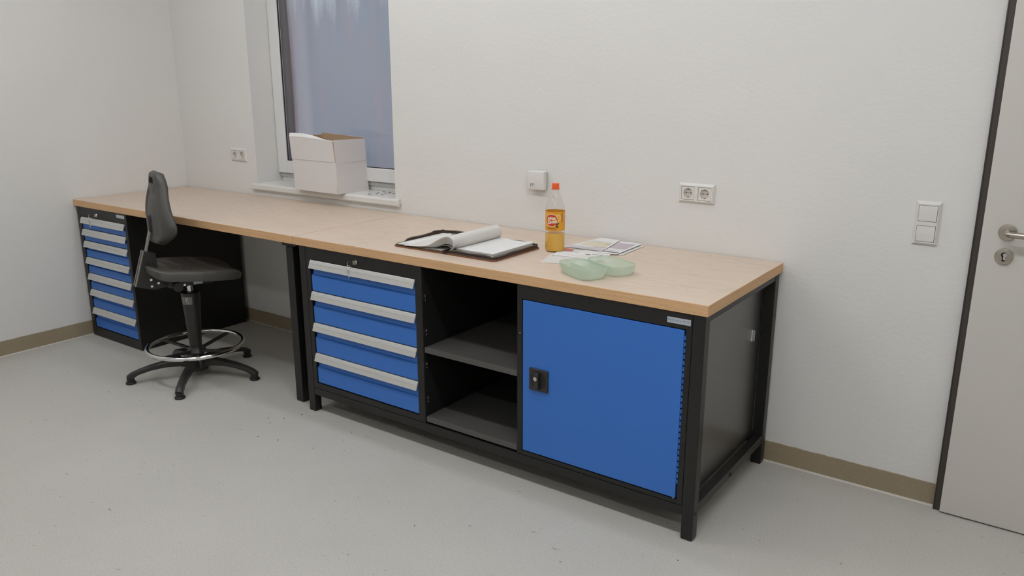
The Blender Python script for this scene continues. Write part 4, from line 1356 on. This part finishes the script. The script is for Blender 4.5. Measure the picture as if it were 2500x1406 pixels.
# stem, its clamp and the mechanism under the seat
b = bmesh.new(); bar(b, (-.196, 0, .690), (-.152, 0, .845), .030, .009, (0, 1, 0), .0015); obj('back_stem', b, M['stem'], ch)
b = bmesh.new(); bar(b, (-.245, 0, .528), (-.190, 0, .704), .046, .030, (0, 1, 0), .003); gd = obj('stem_guide', b, M['nylon'], ch)
for s_ in (-1, 1):
    b = bmesh.new(); bar(b, (-.262, .017 * s_, .533), (-.207, .017 * s_, .709), .010, .006, (0, 1, 0), .001); obj('guide_rail', b, M['stem'], gd)
b = bmesh.new()
prism(b, [(-.250, .528), (-.180, .505), (-.060, .515), (-.060, .545), (-.150, .560), (-.150, .690), (-.185, .700)], 'y', -.024, .024)
bmesh.ops.bevel(b, geom=list(b.edges), offset=.003, segments=2, affect='EDGES')
br = obj('back_bracket', b, M['nylon'], ch, smooth=40)
for (x, z) in ((-.188, .560), (-.188, .526), (-.155, .538)):
    b = bmesh.new(); cyl(b, (x, -.0235, z), (x, -.028, z), .0062, n=16); obj('bracket_bolt', b, M['chrome'], br, smooth=40)
b = bmesh.new(); box(b, -.12, .11, -.085, .085, .515, .553, .008, 2); mech = obj('seat_mechanism', b, M['nylon'], ch, smooth=40)
b = bmesh.new(); cyl(b, (-.085, -.085, .530), (-.085, -.13, .526), .020, .024, 20); obj('tilt_knob', b, M['nylon'], mech, smooth=40)
for (x, z) in ((-.045, .525), (-.03, .510)):
    b = bmesh.new(); cyl(b, (x, -.084, z), (x, -.090, z), .006, n=14); obj('mechanism_bolt', b, M['chrome'], mech, smooth=40)
b = bmesh.new(); tube(b, [(.04, .08, .520), (.05, .13, .515), (.06, .20, .505), (.07, .225, .500)], [.006, .006, .007, .010], 10); obj('height_lever', b, M['nylon'], mech, smooth=50)
b = bmesh.new(); box(b, .000, .045, -.0875, -.0852, .520, .546, .0008); obj('sticker', b, M['plate'], mech)
# column
b = bmesh.new(); cyl(b, (0, 0, .450), (0, 0, .520), .014, n=24); obj('gas_piston', b, M['chrome'], ch, smooth=40)
b = bmesh.new(); lathe(b, [(.026, .10), (.0285, .12), (.031, .17), (.036, .26), (.043, .38), (.048, .452), (.046, .462), (.020, .466)], 36); colm = obj('column_cover', b, M['nylon'], ch, smooth=40)
ca = math.atan2(CAM.y + .79, CAM.x - 1.18) - math.radians(72)
b = bmesh.new()
pr = None
for i in range(13):
    a = ca - 1.15 + 1.25 * i / 12
    q = [b.verts.new(((rr) * math.cos(a), rr * math.sin(a), z)) for rr, z in ((.0452, .404), (.0484, .446))]
    if pr: b.faces.new((pr[0], q[0], q[1], pr[1]))
    pr = q
cs = obj('column_sticker', b, M['greylabel'], colm, smooth=40)
b = bmesh.new()
for k, (da, z0, z1) in enumerate(((-.55, .418, .442), (-.35, .424, .442), (-.45, .428, .433), (-.32, .410, .418))):
    a = ca + da; dd = .05
    v4 = [b.verts.new((rr * math.cos(a + s_), rr * math.sin(a + s_), z)) for rr, z, s_ in ((.0462, z0, 0), (.0462, z0, dd), (.0488, z1, dd), (.0488, z1, 0))]
    b.faces.new(v4)
obj('sticker_print', b, M['labwhite'], cs)
# base
b = bmesh.new(); lathe(b, [(.030, .030), (.052, .036), (.060, .060), (.052, .088), (.040, .104), (.034, .125), (.030, .13)], 36); obj('base_hub', b, M['nylon'], ch, smooth=40)
def base_leg():
    b = bmesh.new()
    secs = [(.030, .074, .048, .044), (.09, .086, .046, .036), (.16, .086, .042, .030), (.23, .076, .038, .026), (.29, .060, .036, .024), (.322, .046, .036, .026), (.345, .030, .034, .026)]
    prev = None
    for k, (r, z, wd, hh) in enumerate(secs):
        q = []
        c_ = .22
        for (py, pz) in ((-.5, -.5), (-.5, .5 - c_), (-.5 + c_, .5), (.5 - c_, .5), (.5, .5 - c_), (.5, -.5)):
            dz = pz * hh
            dr_ = 0
            if k >= 5: dr_ = .010 * (pz) * (1 if k == 5 else 1.0)
            q.append(b.verts.new((r + dr_, py * wd, z + dz)))
        if prev:
            for i in range(6):
                j = (i + 1) % 6
                b.faces.new((prev[i], prev[j], q[j], q[i]))
        else:
            b.faces.new(q)
        prev = q
    b.faces.new(list(reversed(prev)))
    bmesh.ops.recalc_face_normals(b, faces=list(b.faces))
    me = bpy.data.meshes.new('leg'); b.to_mesh(me); b.free(); me.materials.append(M['nylon']); me.shade_smooth(); me.set_sharp_from_angle(angle=math.radians(42)); return me
def glide():
    b = bmesh.new(); lathe(b, [(.022, .0), (.0255, .002), (.0255, .009), (.022, .012), (.019, .013), (.019, .034)], 28)
    bmesh.ops.recalc_face_normals(b, faces=list(b.faces))
    me = bpy.data.meshes.new('glide'); b.to_mesh(me); b.free(); me.materials.append(M['rubber']); me.shade_smooth(); me.set_sharp_from_angle(angle=math.radians(42)); return me
lm, gm = base_leg(), glide()
for k in range(5):
    a = math.radians(23 + 72 * k - 72)
    l = obj('base_leg', lm, None, ch, (0, 0, 0), (0, 0, a))
    obj('glide', gm, None, l, (.332, 0, 0))
# foot ring
b = bmesh.new(); tube(b, [(.240 * math.cos(2 * math.pi * i / 72), .240 * math.sin(2 * math.pi * i / 72), .172) for i in range(72)], .0115, 14, True)
fr = obj('foot_ring', b, M['chrome'], ch, smooth=60)
b = bmesh.new(); lathe(b, [(.034, .128), (.050, .130), (.052, .138), (.040, .158), (.033, .165)], 32); obj('ring_collar', b, M['nylon'], ch, smooth=40)
for k in range(4):
    a = math.radians(30 + 90 * k)
    c_, s_ = math.cos(a), math.sin(a)
    b = bmesh.new(); bar(b, (.035 * c_, .035 * s_, .143), (.232 * c_, .232 * s_, .168), .020, .012, (-s_, c_, 0), .002); obj('ring_spoke', b, M['nylon'], ch)

# ------------------------------------------------------------------ crumbs on the floor
rg = random.Random(11)
b = bmesh.new()
for (x, y, n_, sp) in ((1.98, -.92, 3, .05), (2.18, -1.08, 4, .07), (2.6, -1.2, 3, .35), (3.3, -1.35, 4, .5), (2.2, -1.9, 5, .6), (4.3, -1.2, 3, .4)):
    for _ in range(n_):
        cx_, cy_ = x + rg.gauss(0, sp), min(y + rg.gauss(0, sp), -.82)
        a = rg.uniform(0, 3.14); L_ = rg.uniform(.0012, .0042); w_ = rg.uniform(.0008, .0014)
        box(b, -L_, L_, -w_, w_, 0, .0012, 0, 1, Matrix.Translation((cx_, cy_, .0001)) @ Matrix.Rotation(a, 4, 'Z'))
obj('floor_crumbs', b, M['crumb'], kind='stuff', label='tiny dark crumbs scattered over the grey floor', category='crumbs')
